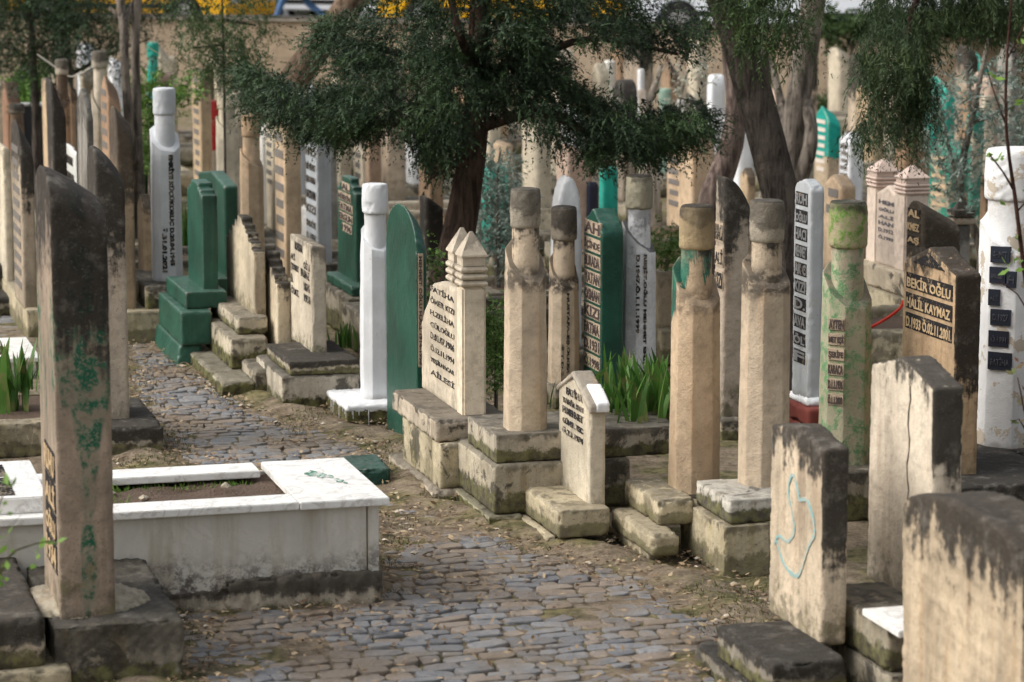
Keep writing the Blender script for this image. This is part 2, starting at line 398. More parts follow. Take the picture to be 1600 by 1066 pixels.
        neck = cyl(nx, ny, [(zl-.1, rn*.99), (zl+.02, rn*1.0), ((zl+zn)/2, rn*.99), (zn+.02, rn*.97)], 40)
        if band: mat = stone(**{**_KW[mat.name], 'band': (round((zl-s.z)/(zn-s.z)+.02, 2), band)})
        me = pymesh(*bmerge([sh, neck])); bm = bmesh.new(); bm.from_mesh(me); bmesh.ops.recalc_face_normals(bm, faces=bm.faces); bm.to_mesh(me); bm.free()
        n_ = len(me.vertices); Q = np.empty(n_*3); me.vertices.foreach_get('co', Q); Q = Q.reshape(-1, 3); Nn = np.empty(n_*3); me.vertex_normals.foreach_get('vector', Nn); _seed[0] += 1
        Q += Nn.reshape(-1, 3)*((rough if rough else .0016)*(wav(Q, 2, _seed[0])+.7*wav(Q, 7, _seed[0]+9)))[:, None]; me.vertices.foreach_set('co', Q.ravel()); me.update(); smooth(me); me.set_sharp_from_angle(angle=math.radians(28))
        mk('shaft', me, mat, r)
        rc = wcap/sc/2; hc = zt-zn
        pr = [(zn-.002, rc*.86), (zn+.004, rc*.97), (zn+hc*.08, rc), (zn+hc*.5, rc*1.015), (zn+hc*.9, rc*.985), (zn+hc*.985, rc*.94), (zt, rc*.86)]
        mk('turban', worn(cyl(nx, ny, pr, 40), min(vox, .012), .0022, .006), capmat or mat, r)
        s.pc = (u, v, hw, a, s.z, zl, zh, zt); return s
DBG = True
# ------------------------------------------------------------------ colours
LIME = (.57, .46, .335); PALE = (.65, .565, .445); BUFF = (.56, .41, .25); GREY = (.36, .33, .28); DARK = (.22, .19, .15)
GRN = (.014, .070, .045); TEAL = (.01, .30, .22); WHT = (.80, .80, .80)
PL = lambda **k: stone(**{**dict(base=(.50, .44, .33), lich=.7, lh=.03, up=.6, moss=.9, mh=.42, stain=.7, pit=.6, grime=.75, patch=.85, ochre=(.27, .20, .09), gcol=(.08, .065, .035)), **k})
plinthA = PL(); plinthB = PL(base=(.42, .37, .28), lich=.9, lh=.10, mh=.5, grime=.8); plinthC = PL(base=(.55, .47, .32), patch=.55, up=.35, mh=.45, moss=.7, grime=.35, ochre=(.30, .24, .08), stain=.7)
plinthD = PL(base=(.28, .25, .2), lich=1, lh=.3, up=1, grime=.9)
shaftA = stone(base=LIME, side=0, lh=.02, up=.7, moss=.2, mh=.03, stain=.55, pit=.2, grime=.12, ochre=(.46, .27, .13))
shaftB = stone(base=PALE, side=0, lh=.02, up=.6, moss=.25, mh=.04, stain=.5, pit=.25, grime=.2, ochre=(.42, .27, .14))
capA = stone(base=(.42, .37, .29), lich=.75, lh=.5, up=.9, moss=0, stain=.3, pit=.8, grime=.8, bump=1.6)
_pm = dict(side=0)
capB = stone(base=(.50, .38, .22), lich=.95, lh=.34, up=1, moss=0, stain=.6, pit=.3)
capC = stone(base=(.20, .17, .13), lich=.8, lh=.6, up=1, moss=0, stain=.5, pit=.6)
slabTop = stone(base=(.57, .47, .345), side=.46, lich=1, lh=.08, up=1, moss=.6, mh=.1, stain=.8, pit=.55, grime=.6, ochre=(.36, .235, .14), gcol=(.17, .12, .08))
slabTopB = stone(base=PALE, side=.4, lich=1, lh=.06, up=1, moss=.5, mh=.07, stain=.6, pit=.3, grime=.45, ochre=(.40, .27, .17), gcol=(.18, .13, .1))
white = painted((.78, .79, .80), amt=.01, rough=.6, name='whitewash')
whiteOld = painted((.72, .72, .72), (.45, .36, .25), amt=.10, rough=.7, name='peeling_whitewash')
greyw = painted((.50, .53, .56), amt=.03, rough=.7, name='grey_whitewash')
green = painted(GRN, (.20, .19, .14), amt=.012, rough=.42, name='green_gloss_paint')
greenD = painted((.008, .064, .041), (.2, .19, .14), amt=.008, rough=.35, name='dark_green_gloss_paint')
teal = painted((.01, .33, .25), amt=.02, name='teal_paint')
redp = painted((.45, .02, .02), amt=.02, name='red_paint')
tanplate = stone(base=(.42, .33, .24), lich=0, up=0, moss=0, stain=.3, pit=.6)
blackplate = inkm('blackened_panel', (.022, .021, .022), (.30, .23, .16), .60)
G_R = 'gravestones along the right side of the path'; G_M = 'gravestones beyond the path'; G_L = 'gravestones on the left side'; G_B = 'gravestones crowded in the background'
def yz(D, z=0.): return proj(Vector((0, D, z)))[1]
def finials(s, cx, cy, xl, xr, y_sh, y_apex, mat, ypan=None, topmat=None, far=None):
    """headstone of a panel between two columns with ringed pyramid finials"""
    P = at_z(cx, cy, s.z); r = s.root(P); u, v = s.loc(P); t = run(P, s.U, xr); w = run(P, s.V, xl)
    hs = z_for(P, y_sh)-s.z; ha = z_for(P+s.U*t/2+s.V*t/2, y_apex)-s.z; z = s.z; c = min(t, w*.3)
    if DBG: print('%-34s fin w%.2f t%.2f h%.2f z%.2f D%.1f' % (s.label[:34], w, t, ha, s.z, P.y))
    pan = prism([(c*.6, 0), (w-c*.6, 0), (w-c*.6, hs*.93), (w*.62, hs*1.02), (w*.5, hs*1.09), (w*.38, hs*1.02), (c*.6, hs*.93)], t*.05, t*.88)
    if far:
        zp = lambda f, y: z_for(P+s.V*(w*f), y)-s.z
        pan = prism([(c*.6, 0), (w, 0), (w, zp(1, 500)), (w*.93, zp(.93, 482)), (w*.8, zp(.8, 462)), (w*.78, zp(.78, 446)), (w*.72, zp(.72, 440)), (w*.5, zp(.5, 437)), (c*.6, zp(.3, 442))], t*.05, t*.88)
    mk('panel', worn(([(x+u, y+v, q+z-.01) for x, y, q in pan[0]], pan[1]), .014, .002, .004), mat, r)
    for v0 in (v, (v+far) if far else v+w-c):
        col = bevelled(box(u+(t*.2 if far and v0 > v else 0), v0, z-.01, u+t, v0+c, z+hs), .012)
        o = mk('column', col, mat, r)
        H = ha-hs; rings = []; k = z+hs; i = .0
        for j in range(3):
            hh = H*.13
            for f in (0, .25, .5, .75, 1):
                b = .012*math.sin(math.pi*f)**.6-.012+.008; rings.append((k+hh*f*.92, b))
            k += hh; rings.append((k-hh*.04, -.02))
        rings += [(k, -.004), (k+H*.16, -.004), (k+H*.17, .006), (k+H*.2, .006), (z+ha, -(min(t, c)/2-.008))]
        q = loft([[(u-b, v0-b, h), (u+t+b, v0-b, h), (u+t+b, v0+c+b, h), (u-b, v0+c+b, h)] for h, b in rings])
        f = mk('finial', bevelled(q, 0), topmat or mat, r)
    s.b = (u+t*.05, v+c, (w*.80-c) if far else w-2*c, t, hs, z); s.P = P; return s
# =============================== right hand row, near to far ===============================
t = Tomb('broad weathered headstone with rounded black top filling the lower right corner', group=G_R)
t.slab('round', 1588, 1332, 1404, 1700, 838, stone(base=(.50, .40, .28), lich=1, lh=.13, up=1, moss=.3, stain=.7, grime=.5, ochre=(.34, .19, .08)), e=.11, chip=.012, vox=.012, amp=.006)
t = Tomb('low gabled headstone with a pale blue painted scribble on its face', group=G_R)
t.step(1195, 1125, 1085, 1300, 1086, plinthD); t.step(1206, 1092, 1120, 1325, 1038, plinthD)
t.slab('gable', 1281, 1004, 1200, 1323, 703, slabTop, ypk=664, vox=.011, chip=.008)
gu, gv, gw, gt, gh, gz_ = t.b
def scribble(t, pts, mat, rad=.008):
    u, v, w, th, h, z = t.b; P = [Vector((u-.004, v+w*(1-a), z+h*b)) for a, b in pts]; rings = []
    Q = []
    for i in range(len(P)-1):
        for k in range(6):
            f = k/6; p0 = P[max(i-1, 0)]; p1 = P[i]; p2 = P[i+1]; p3 = P[min(i+2, len(P)-1)]
            Q.append(.5*((2*p1)+(-p0+p2)*f+(2*p0-5*p1+4*p2-p3)*f*f+(-p0+3*p1-3*p2+p3)*f**3))
    Q.append(P[-1]); parts = []
    for i, q in enumerate(Q):
        d = (Q[min(i+1, len(Q)-1)]-Q[max(i-1, 0)]).normalized(); s_ = Vector((1, 0, 0)).cross(d)*rad*R.uniform(.55, 1.35)
        rings.append([tuple(q+s_), tuple(q-s_), tuple(q-s_+Vector((.004, 0, 0))), tuple(q+s_+Vector((.004, 0, 0)))])
    mk('painted_scribble', bevelled(loft(rings), 0), mat, t.e)
bluep = inkm('pale_blue_spray_paint', (.26, .42, .42), (.50, .42, .32), .52)
scribble(t, [(.12, .35), (.2, .40), (.38, .40), (.50, .47), (.45, .56), (.38, .64), (.40, .71), (.47, .745), (.56, .68), (.60, .64), (.72, .66), (.83, .60), (.88, .52), (.78, .44), (.70, .36), (.62, .28), (.5, .25), (.3, .28), (.15, .38)], bluep)
t = Tomb('tall pale gabled headstone with a glossy black roof and a crack down its face', group=G_R)
t.step(1392, 1130, 1243, 1570, 1056, plinthB); t.step(1386, 1053, 1282, 1610, 978, plinthB)
t.slab('gable', 1450, 950, 1354, 1499, 607, slabTopB, ypk=557, vox=.012, chip=.006)
u, v, w, th, h, z = t.b
mk('crack', bevelled(loft([[(u-.003, v+w*.36+.012*math.sin(k*1.7)-q, z+h*(1-k*.055)) for q in (0, .006)]+[(u+.01, v+w*.36+.012*math.sin(k*1.7)-q, z+h*(1-k*.055)) for q in (.006, 0)] for k in range(2, 15)]), 0), plain('dark_crack', (.04, .03, .02), .9), t.e)
P = at_z(1400, 985, t.z); e = empty('marble_plate', P, TH, label='small white marble plate lying on the dark plinth of the tall gabled stone', cat='marble plate')
marble = NT('veined_marble'); co, gz, nz = marble.coords(); n1 = marble.noise(co, 3, 8, .6, 1.5); n2 = marble.noise(co, 25, 6)
mcol = marble.mix(marble.ramp(marble.math('ABSOLUTE', marble.math('SUBTRACT', n1, .5)), 0, .035, .55, 0), (.80, .79, .76), (.42, .40, .38))
mcol = marble.mix(marble.math('MULTIPLY', marble.ramp(n2, .45, .7), .35), mcol, (.50, .44, .36))
marble = marble.out(mcol, .35, marble.bump(n2, .002), .5)
mdirty = NT('stained_marble_cladding'); co, gz, nz = mdirty.coords(); n1 = mdirty.noise(co, 1.7, 9, .65, 1.2); n2 = mdirty.noise(co, 22, 9, .75); n3 = mdirty.noise(co, 5, 8, .7)
mp = mdirty.nd('ShaderNodeMapping'); mdirty.put(mp.inputs[0], co); mp.inputs['Scale'].default_value = (9, 9, 1.3); st = mdirty.noise(mp.outputs[0], 1, 8, .65)
c = mdirty.mix(mdirty.ramp(n1, .3, .7), (.52, .50, .45), (.68, .65, .58))
c = mdirty.mix(mdirty.ramp(mdirty.math('ABSOLUTE', mdirty.math('SUBTRACT', n1, .52)), 0, .008, .22, 0), c, (.34, .29, .2))
c = mdirty.mix(mdirty.math('MULTIPLY', mdirty.ramp(st, .46, .7), .55), c, (.36, .29, .19))
e2 = mdirty.math('ADD', gz, mdirty.math('MULTIPLY', mdirty.math('SUBTRACT', n3, .5), 1.2))
c = mdirty.mix(mdirty.math('MULTIPLY', mdirty.ramp(e2, .0, .6, 1, 0), mdirty.ramp(n2, .42, .58)), c, (.11, .095, .085))
mdirty = mdirty.out(c, .5, mdirty.bump(n2, .002), .4)
mk('plate', bevelled(box(-.04, -.12, .001, .3, .25, .03), .004), marble, e)

t = Tomb('dark roofed inscribed headstone with three black lettered bands on orange stone', group=G_R)
t.step(1500, 850, 1385, 1690, 762, plinthD)
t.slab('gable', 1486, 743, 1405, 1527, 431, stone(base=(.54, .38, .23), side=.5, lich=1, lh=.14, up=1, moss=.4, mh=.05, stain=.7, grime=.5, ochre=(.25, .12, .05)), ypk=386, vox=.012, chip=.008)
ltan = plain('stone_relief_letters', (.50, .36, .21), .8, .2, .3, .002, 30)
t.lines(['BEKİR OĞLU', 'HALİL KAYMAZ', 'D.1933 Ö.02.11.2001'], x0=.10, x1=.93, z1=.85, z0=.57, gap=.36, plate=blackplate, ink=ltan, bold=.01)
u, v, w, th, h, z = t.b; eg = h-(z_for(t.P, 431)-z)
mk('gable_panel', bevelled(prism([(w*.2+v, z+h-eg*.95), (w*.8+v, z+h-eg*.95), (w*.5+v, z+h-eg*.3)], u-.004, u+.01), 0), blackplate, t.e)
t = Tomb('green and tan gravestone pillar with a mossy green painted drum top', group=G_R)
greenpatch = stone(base=(.50, .42, .31), lich=.3, lh=.0, up=.5, moss=.3, mh=.05, stain=.4, pit=.4, paint=(.14, .28, .13), pc=.74, pscale=4, pz=-.05, pstr=.35, psoft=.035)
greencap = stone(base=(.45, .36, .25), lich=.9, lh=.06, up=1, moss=0, stain=.5, pit=.7, paint=(.13, .25, .045), pc=.78, pscale=6, psoft=.035, ochre=(.25, .15, .06))
t.step(1318, 815, 1262, 1400, 738, plinthB)
t.pillar(1323, 728, 82, 480, 412, 386, 314, 52, 62, greenpatch, greencap)
def diag_rows(t, rows, ztop, zbot, plate, ink, wfrac=.86, cxoff=0, face=-1):
    u, v, hw, a, z0, zl, zh, zt = t.pc; n = len(rows); rh = (ztop-zbot)/n
    A = Vector((u-hw*.975, v-(-a)*face*0+(a*-1), 0)); A = Vector((u-hw, v-a, 0)); B = Vector((u-a, v-hw, 0)); d = (B-A); L = d.length; d.normalize(); nn = Vector((-d.y*-1, d.x*-1, 0)); nn = Vector((-.7071, -.7071, 0))
    ms = []
    for i, b in enumerate(rows):
        zt_ = ztop-i*rh; hh = rh*.62; o = A+d*(L*(1-wfrac)/2)-nn*.012
        W = L*wfrac; q = []
        if plate:
            for zz in (zt_-hh*1.1, zt_+hh*.1):
                for k in (0, .014):
                    for f in (0, W): pt = o+d*f+nn*k; q.append((pt.x, pt.y, zz))
            mk('inscription_panel', bevelled((q, [[0, 2, 3, 1], [4, 5, 7, 6], [0, 1, 5, 4], [1, 3, 7, 5], [3, 2, 6, 7], [2, 0, 4, 6]]), 0), plate, t.e)
        og = o+nn*(.015 if plate else .013)+d*W*.04; og.z = zt_-hh
        ms.append(text_mesh(b, W*.92, hh, og, d, (0, 0, 1), .003, .012))
    for m_ in ms: mk('lettering', m_, ink, t.e)
u, v, hw, a, z0, zl, zh, zt = t.pc
diag_rows(t, ['AYTEN', 'MET EŞİ', 'ŞERİFE', 'KARACA', 'D.1.1.1936', 'Ö.1.1.2008'], z0+(zl-z0)*.94, z0+(zl-z0)*.36, tanplate, plain('dark_brown_letters', (.07, .05, .045), .8), wfrac=.95)
t = Tomb('thick white pillar with peeling whitewash and blacked out name panels at the right edge', group=G_R)
t.step(1545, 790, 1490, 1720, 706, plinthD)
t.pillar(1588, 700, 124, 400, 330, 312, 232, 92, 102, whiteOld, whiteOld, vox=.012, taper=.1, n8=.32, rough=.004)
u, v, hw, a, z0, zl, zh, zt = t.pc
for i, (f0, f1, k0, k1) in enumerate([(.05, .75, .97, .88), (.02, .62, .855, .765), (.66, 1.35, .835, .745), (.0, .42, .73, .64), (.1, .85, .62, .53), (.05, .8, .5, .41), (.05, .95, .38, .28)]):
    A = Vector((u-hw*.96, v-a, 0)); B = Vector((u-a, v-hw*.96, 0)); Hh = zl-z0+.12; nn = Vector((-.7071, -.7071, 0)); q = []
    for zz in (z0+Hh*k1*.85+.15, z0+Hh*k0*.85+.15):
        for k in (-.03, .0045):
            for f in (f0, min(f1, 1)): pt = A+(B-A)*f+nn*k; q.append((pt.x, pt.y, zz))
    if f0 < 1:
        f1_ = min(f1, 1); og = A+(B-A)*(f0+(f1_-f0)*.12)+nn*.0055; og.z = z0+Hh*k1*.85+.175; mk('lettering', text_mesh(('AHMET', 'KAYA OĞLU', '', 'ALİ', 'D.1927', 'Ö.1991', 'FATİHA')[i] or 'H', (B-A).length*(f1_-f0)*.76, Hh*(k0-k1)*.85-.05, og, (B-A).normalized(), (0, 0, 1), .003, 0), inkm('faint_letters', (.10, .105, .12), (.03, .03, .04), .5), t.e)
    if f0 < 1: mk('name_panel', bevelled((q, [[0, 2, 3, 1], [4, 5, 7, 6], [0, 1, 5, 4], [1, 3, 7, 5], [3, 2, 6, 7], [2, 0, 4, 6]]), 0), plain('blue_black_panel_paint', (.018, .022, .035), .5, .3, .3), t.e)
t = Tomb('slender tan pillar with grey cracked drum on the white topped block, right of its twin', group=G_R)
t.step(1131, 905, 1062, 1205, 823, plinthC); t.step(1139, 821, 1086, 1240, 782, PL(base=(.62, .58, .5), up=.35, lich=.5, mh=.6))
t.pillar(1196, 761, 80, 450, 400, 378, 312, 49, 56, shaftA, capA, band=.85)
t = Tomb('slender tan pillar with scorched orange drum and a green paint splash on its neck', group=G_R)
t.step(1013, 881, 927, 1045, 862, plinthC); t.step(1018, 871, 953, 1062, 836, plinthC); t.step(1028, 822, 974, 1086, 782, plinthC)
t.pillar(1087, 766, 80, 480, 405, 389, 320, 50, 56, stone(base=(.56, .42, .28), side=0, lh=.01, up=.4, moss=.2, mh=.03, stain=.5, pit=.3, grime=.12, ochre=(.46, .27, .13), paint=(.02, .15, .10), pc=.14, pz=.42, pscale=5, pstr=.4, psoft=.04), capB, band=.5)
t = Tomb('small cream gabled headstone with black stencilled lines and a white chip on its roof', group=G_R)
t.step(856, 857, 796, 872, 838, plinthC); t.step(871, 842, 814, 954, 798, plinthC)
t.slab('gable', 921, 788, 873, 946, 630, stone(base=(.68, .60, .46), lich=.5, lh=.0, up=.5, moss=.4, mh=.03, stain=.35, grime=.15), ypk=590, vox=.010, chip=.008)
t.lines(['TAHİR KIZI', 'H.MEHMET', 'GÜNEL TEC', 'Ö.7.1.1974'], x0=.14, x1=.80, z1=.80, z0=.44, gap=.33, bold=.02)
u, v, w, th, h, z = t.b; t.lines([('FATİHA', .26, .78)], z1=.905, z0=.82, gap=.05, bold=.02)
eg = h-(z_for(t.P, 630)-z)
def rf(k0, k1, a, b, th0): return [(v+w-w*k0+0, z+h-eg*abs(.5-k0)*2+th0) for k0 in (a, b)]
roofp = [(v-.025, z+h-eg-.055), (v-.025, z+h-eg-.005), (v+w/2, z+h+.035), (v+w+.02, z+h-eg), (v+w+.02, z+h-eg-.03), (v+w/2, z+h-.0)]
mk('roof_cap', worn(prism(roofp, u-.012, u+th+.012), .009, .002, .004), stone(base=(.42, .37, .3), lich=.4, lh=0, up=.3, moss=0), t.e)
chipp = [(v-.03, z+h-eg-.06), (v-.033, z+h-eg+.0), (v+w*.25, z+h-eg*.45+.028), (v+w*.27, z+h-eg*.45+.01), (v-.02, z+h-eg-.02)]
mk('white_chip', worn(prism(chipp, u+th*.3, u+th+.015), .008, .003, .006), plain('white_plaster', (.75, .75, .76), .7), t.e)

t = Tomb('tall tan pillar with grey cracked drum on a long wall by the small gabled stone', group=G_R)
t.step(764, 828, 694, 816, 807, PL(base=(.36, .33, .22), moss=1, mh=.7)); t.step(771, 805, 712, 985, 727, plinthA); t.step(775, 725, 730, 1062, 680, PL(base=(.52, .46, .36), up=.7, lich=.8, lh=.1, grime=.9))
t.pillar(821, 674, 69, 440, 376, 356, 294, 44, 48, shaftA, capA, band=.8)
t = Tomb('cream double column headstone with ringed finials and eight lines of lettering', group=G_R)
t.step(680, 787, 608, 742, 768, PL(base=(.5, .43, .33), mh=.5)); t.step(688, 765, 629, 745, 694, PL(base=(.56, .48, .33), up=.3, moss=.3, stain=.8, ochre=(.33, .25, .07)))
t.step(681, 692, 613, 800, 658, PL(base=(.52, .44, .34), up=.75, mh=.1))
finials(t, 723, 650, 657, 760, 450, 362, stone(base=(.66, .57, .44), lich=.3, lh=.02, up=.25, moss=.3, mh=.03, stain=.35, grime=.15, pit=.2), topmat=stone(base=(.58, .50, .39), lich=.6, lh=.2, up=.35, moss=0, stain=.3, grime=.3), far=.2)
t.lines(['FATİHA', 'ÖMER KIZI', 'H.ZELİHA', 'GÜLOĞLU', 'D.01.07.1906', 'Ö.12.11.1994', 'YEŞİLNACAR', 'AİLESİ'], x0=.06, x1=.90, z1=.90, z0=.12, gap=.42, bold=.004)
t = Tomb('glossy dark green pillar with rounded top and a narrow strip of lettering', group=G_R)
t.slab('round', 652, 711, 605, 669, 395, greenD, ypk=316, vox=.014, slant=.08, chip=.003)
u, v, w, th, h, z = t.b
mk('inscription_panel', bevelled(box(u+th*.15, v-.006, z+h*.36, u+th*.62, v+.01, z+h*.82), 0), tanplate, t.e)
mk('lettering', text_mesh('MEHMET OĞLU H.ALİ 1914-1998', h*.44, th*.38, (u+th*.2, v-.006, z+h*.81), (0, 0, -1), (1, 0, 0), .004, .01), plain('dark_brown_letters', (.07, .05, .045), .8), t.e)
Pg = at_z(548, 765, 0); ug, vg = t.loc(Pg)
mk('base_slab', worn(box(ug, vg, -.02, ug+run(Pg, t.U, 611), vg+.4, z_for(Pg, 735)), .012, .006, .02), painted((.008, .045, .032), amt=.03, rough=.8, name='dull_green_paint'), t.e)
# =============================== second line, behind the right row ===============================
t = Tomb('tan pillar with dark grey drum and black upright lettering, partly hidden by the cream pillar', group=G_M)
t.step(868, 640, 830, 960, 606, plinthB)
t.pillar(881, 600, 50, 448, 395, 375, 322, 35, 41, shaftA, capC, band=.95)
u, v, hw, a, z0, zl, zh, zt = t.pc
t.upright('MUSTAFA-EŞ.ÜLKER', (u-a*.25, v-hw*.97, zl-.03), (zl-z0)*.85, a*.55, 'V', bold=.02)
t.upright('ÖT.D.2.5', (u-a*.98, v-hw*.97, z0+(zl-z0)*.42), (zl-z0)*.42, a*.42, 'V', bold=.02)
t = Tomb('dark green gabled headstone with nine tan lettered strips on its edge', group=G_M)
t.step(950, 650, 900, 1000, 618, plinthB)
t.slab('point', 939, 612, 911, 974, 372, greenD, ypk=325, vox=.014, chip=.003)
t.lines(['AH', 'İÇİNDE', 'BURADA', 'YATAN', 'OSMAN', 'KIZI', 'FATMA', 'D.1931', 'Ö.1998'], x0=.1, x1=.92, z1=.92, z0=.08, gap=.34, plate=tanplate, ink=plain('dark_brown_letters', (.07, .05, .045), .8), bold=.01)
t = Tomb('white pillar with olive drum and two black columns of upright lettering', group=G_M)
t.step(985, 640, 950, 1060, 602, plinthB)
t.pillar(998, 596, 56, 395, 345, 326, 273, 37, 43, stone(base=(.78, .78, .79), side=0, lich=.8, lh=.12, up=.9, moss=0, stain=.1, pit=.15, grime=.12, ochre=(.5, .48, .44)), stone(base=(.36, .33, .24), lich=.6, lh=.1, up=1, moss=0), sdir=(.75, -.66))
u, v, hw, a, z0, zl, zh, zt = t.pc
t.upright('REŞİT.OĞLU MEHMET EMİN', (u-a*.1, v-hw*.97, zl-.0), (zl-z0)*.9, a*.6, 'V', bold=.025)
t.upright('D.1947.Ö.1.11.1999', (u-a*1.05, v-hw*.97, zl-.0), (zl-z0)*.62, a*.6, 'V', bold=.025)
t = Tomb('tall slanting slab with charred black top between the two twin tan pillars', group=G_M)
t.step(1128, 690, 1095, 1195, 656, plinthB)
t.slab('flat', 1128, 652, 1114, 1170, 277, stone(base=(.50, .42, .33), lich=1, lh=.22, up=.6, moss=.7, mh=.05, stain=.5, grime=.5), slant=.2, curve=2)
t.lines(['x']*0+['HACI', 'ALİ', 'KIZI'], x0=.1, x1=.9, z1=.8, z0=.5, plate=tanplate)
t = Tomb('leaning grey slab with a column of black name panels and a white foot', group=G_M)
t.step(1265, 690, 1225, 1300, 668, plain('dull_red_painted_stone', (.16, .035, .025), .8)); t.step(1262, 668, 1228, 1296, 640, plain('dull_red_painted_stone', (.16, .035, .025), .8))
t.step(1262, 636, 1232, 1292, 624, white)
t.slab('point', 1262, 622, 1237, 1284, 300, painted((.40, .42, .43), amt=.05, rough=.8, name='grey_whitewash'), ypk=279, chip=.01)
t.lines(['RUH', 'OĞLU', 'HACI', 'MEHMET', 'AK C', 'KIZI', 'D.', 'AVA', 'ÖL', 'F'], x0=.12, x1=.8, z1=.93, z0=.12, gap=.4, plate=blackplate, ink=plain('faded_letters', (.2, .2, .2), .8))
t = Tomb('tan headstone with sooty black rounded top behind the orange inscribed stone', group=G_M)
t.step(1440, 590, 1400, 1520, 556, plinthB)
t.slab('round', 1440, 552, 1412, 1497, 345, stone(base=(.58, .43, .26), lich=1, lh=.45, up=1, moss=0, stain=.5), e=.18, ypk=312, slant=.15)
t.lines(['AL', 'KMEZ', 'AŞ'], x0=.1, x1=.75, z1=.93, z0=.66, gap=.45, plate=blackplate, ink=ltan)
t = Tomb('pink cream headstone with two ringed finials and a gabled panel of small print', group=G_M)
t.step(1420, 545, 1335, 1480, 470, PL(base=(.6, .52, .36), lich=.3, grime=.3, moss=.5)); t.step(1414, 466, 1340, 1470, 428, PL(base=(.66, .56, .42), lich=.2, up=.3, moss=0, grime=.2))
finials(t, 1412, 424, 1352, 1449, 305, 258, stone(base=(.70, .58, .48), lich=.1, lh=.0, up=.1, moss=0, stain=.3, grime=.1, pit=.2), topmat=stone(base=(.60, .47, .40), lich=.1, lh=.0, up=.1, moss=0))
t.lines(['HEM', 'OĞLU', 'ALİ', 'HAN', 'D.1912', 'Ö.1993'], x0=.1, x1=.9, z1=.86, z0=.3, gap=.4, ink=plain('faded_dark_letters', (.12, .11, .12), .8))
t = Tomb('smooth white slab with a tall rounded head behind the tall tan pillar', group=G_M)
P = at_z(872, 620, 0); r = t.root(P)
mk('plinth_step', worn(box(-.1, -.05, 0, .45, .5, .3), .02, .005, .015), plinthB, r)
t.z = .3; hh = z_for(P, 278)-.3; q = prism(prof('round', .17, hh, .3), -.02, .14)
q2 = ([(y+.0, x+.05, z+.3) for x, y, z in q[0]], q[1]); mk('headstone', worn(q2, .014, .003, .003), white, r)
t = Tomb('white inscribed slab of grey edge with white chipped head under the cypress branch', group=G_M)
t.step(500, 470, 470, 560, 424, plinthB)
t.slab('point', 496, 420, 479, 519, 168, greyw, ypk=128, chip=.008, slant=.15)
t.lines(['RUHUNA', 'FATİHA', 'HACI', 'Nİ VEFAT', 'ŞERAFED', 'BAYRAM', 'KIZI', 'KADRİYE', 'D.1931'], x0=.08, x1=.92, z1=.8, z0=.1, gap=.4, bold=.02)
t = Tomb('green stepped top headstone with tan lettered plates behind the whitewashed pillar', group=G_M)
t.step(545, 530, 500, 640, 466, plinthB); t.step(549, 464, 510, 640, 448, green)
t.slab('notch', 556, 441, 528, 571, 303, green, ypk=276, vox=.014, chip=.002)
t.lines([('AL', .3, .7), ('HÜSEYİN', .1, .75), ('FATMA', .12, .85), ('ERGUN', .15, .85), ('1996', .3, .8)], z1=.93, z0=.42, gap=.35, plate=tanplate, ink=plain('dark_brown_letters', (.07, .05, .045), .8))
# =============================== middle row beyond the path ===============================
t = Tomb('whitewashed pillar with rough drum and drips of paint down its low base', group=G_M)
t.step(543, 666, 511, 660, 637, PL(base=(.5, .47, .4), mh=.8, moss=1), chip=.01)
u0, v0, u1, v1 = t.last
mk('whitewashed_slab', worn(box(u0-.008, v0-.008, t.z-.035, u1+.01, v1+.01, t.z+.012), .012, .008, .01), white, t.e)
dr = []
for k in range(13):
    a_ = R.random(); L = R.uniform(.01, .10)
    if k < 9: x_, y_ = u0-.002, v0+(v1-v0)*R.random()
    else: x_, y_ = u0+(u1-u0)*R.random()*.6, v0-.003
    dr.append(box(x_-.002, y_-.002, t.z-.03-L, x_+.004, y_+.004, t.z-.02))
mk('paint_drips', bevelled(bmerge(dr), .002, 1), white, t.e)
t.z += .012
t.pillar(587, 624, 50, 392, 350, 334, 287, 37, 41, white, white, vox=.011, rough=.0035)
t = Tomb('cream square headstone with spaced black words, below the white chipped slab', group=G_M)
t.step(442, 643, 400, 562, 589, PL(base=(.56, .5, .4), mh=.35, moss=1, up=.8, grime=.7)); t.step(453, 588, 416, 562, 566, PL(base=(.38, .33, .24), lich=1, lh=.3, up=.9, grime=.8))
t.slab('flat', 488, 551, 455, 511, 383, stone(base=(.66, .58, .45), lich=.8, lh=.06, up=.4, moss=.7, mh=.05, stain=.4, grime=.3), vox=.010, slant=.015, chip=.01)
t.lines([('RUHUNA', .25, .62)], z1=.95, z0=.84, gap=.3); t.lines([('ALİ', .05, .24)], z1=.835, z0=.73, gap=.3); t.lines([('OĞLU', .66, .95)], z1=.83, z0=.73, gap=.1)
t.lines([('ŞEVKET', .05, .42)], z1=.73, z0=.62, gap=.3); t.lines([('DURMAZ', .52, .92)], z1=.73, z0=.62, gap=.3)
t.lines([('D.', .05, .15)], z1=.62, z0=.5, gap=.3); t.lines([('1876', .66, .93)], z1=.62, z0=.5, gap=.3)
t.lines([('ÖLM.T.', .05, .42)], z1=.51, z0=.4, gap=.3); t.lines([('1958', .66, .95)], z1=.51, z0=.4, gap=.3)
stepm = stone(base=(.60, .51, .37), lich=1, lh=.12, up=1, moss=.6, mh=.1, stain=.4, grime=.5)
t = Tomb('shorter stepped top headstone with charred ledges, beside the cream square one', group=G_M)
t.step(400, 621, 360, 447, 580, plinthB)
t.slab('steps', 434, 558, 399, 456, 442, stepm, ypk=393, vox=.011, chip=.01)
t = Tomb('taller stepped top headstone with black crust and scored face on a three tier base', group=G_M)
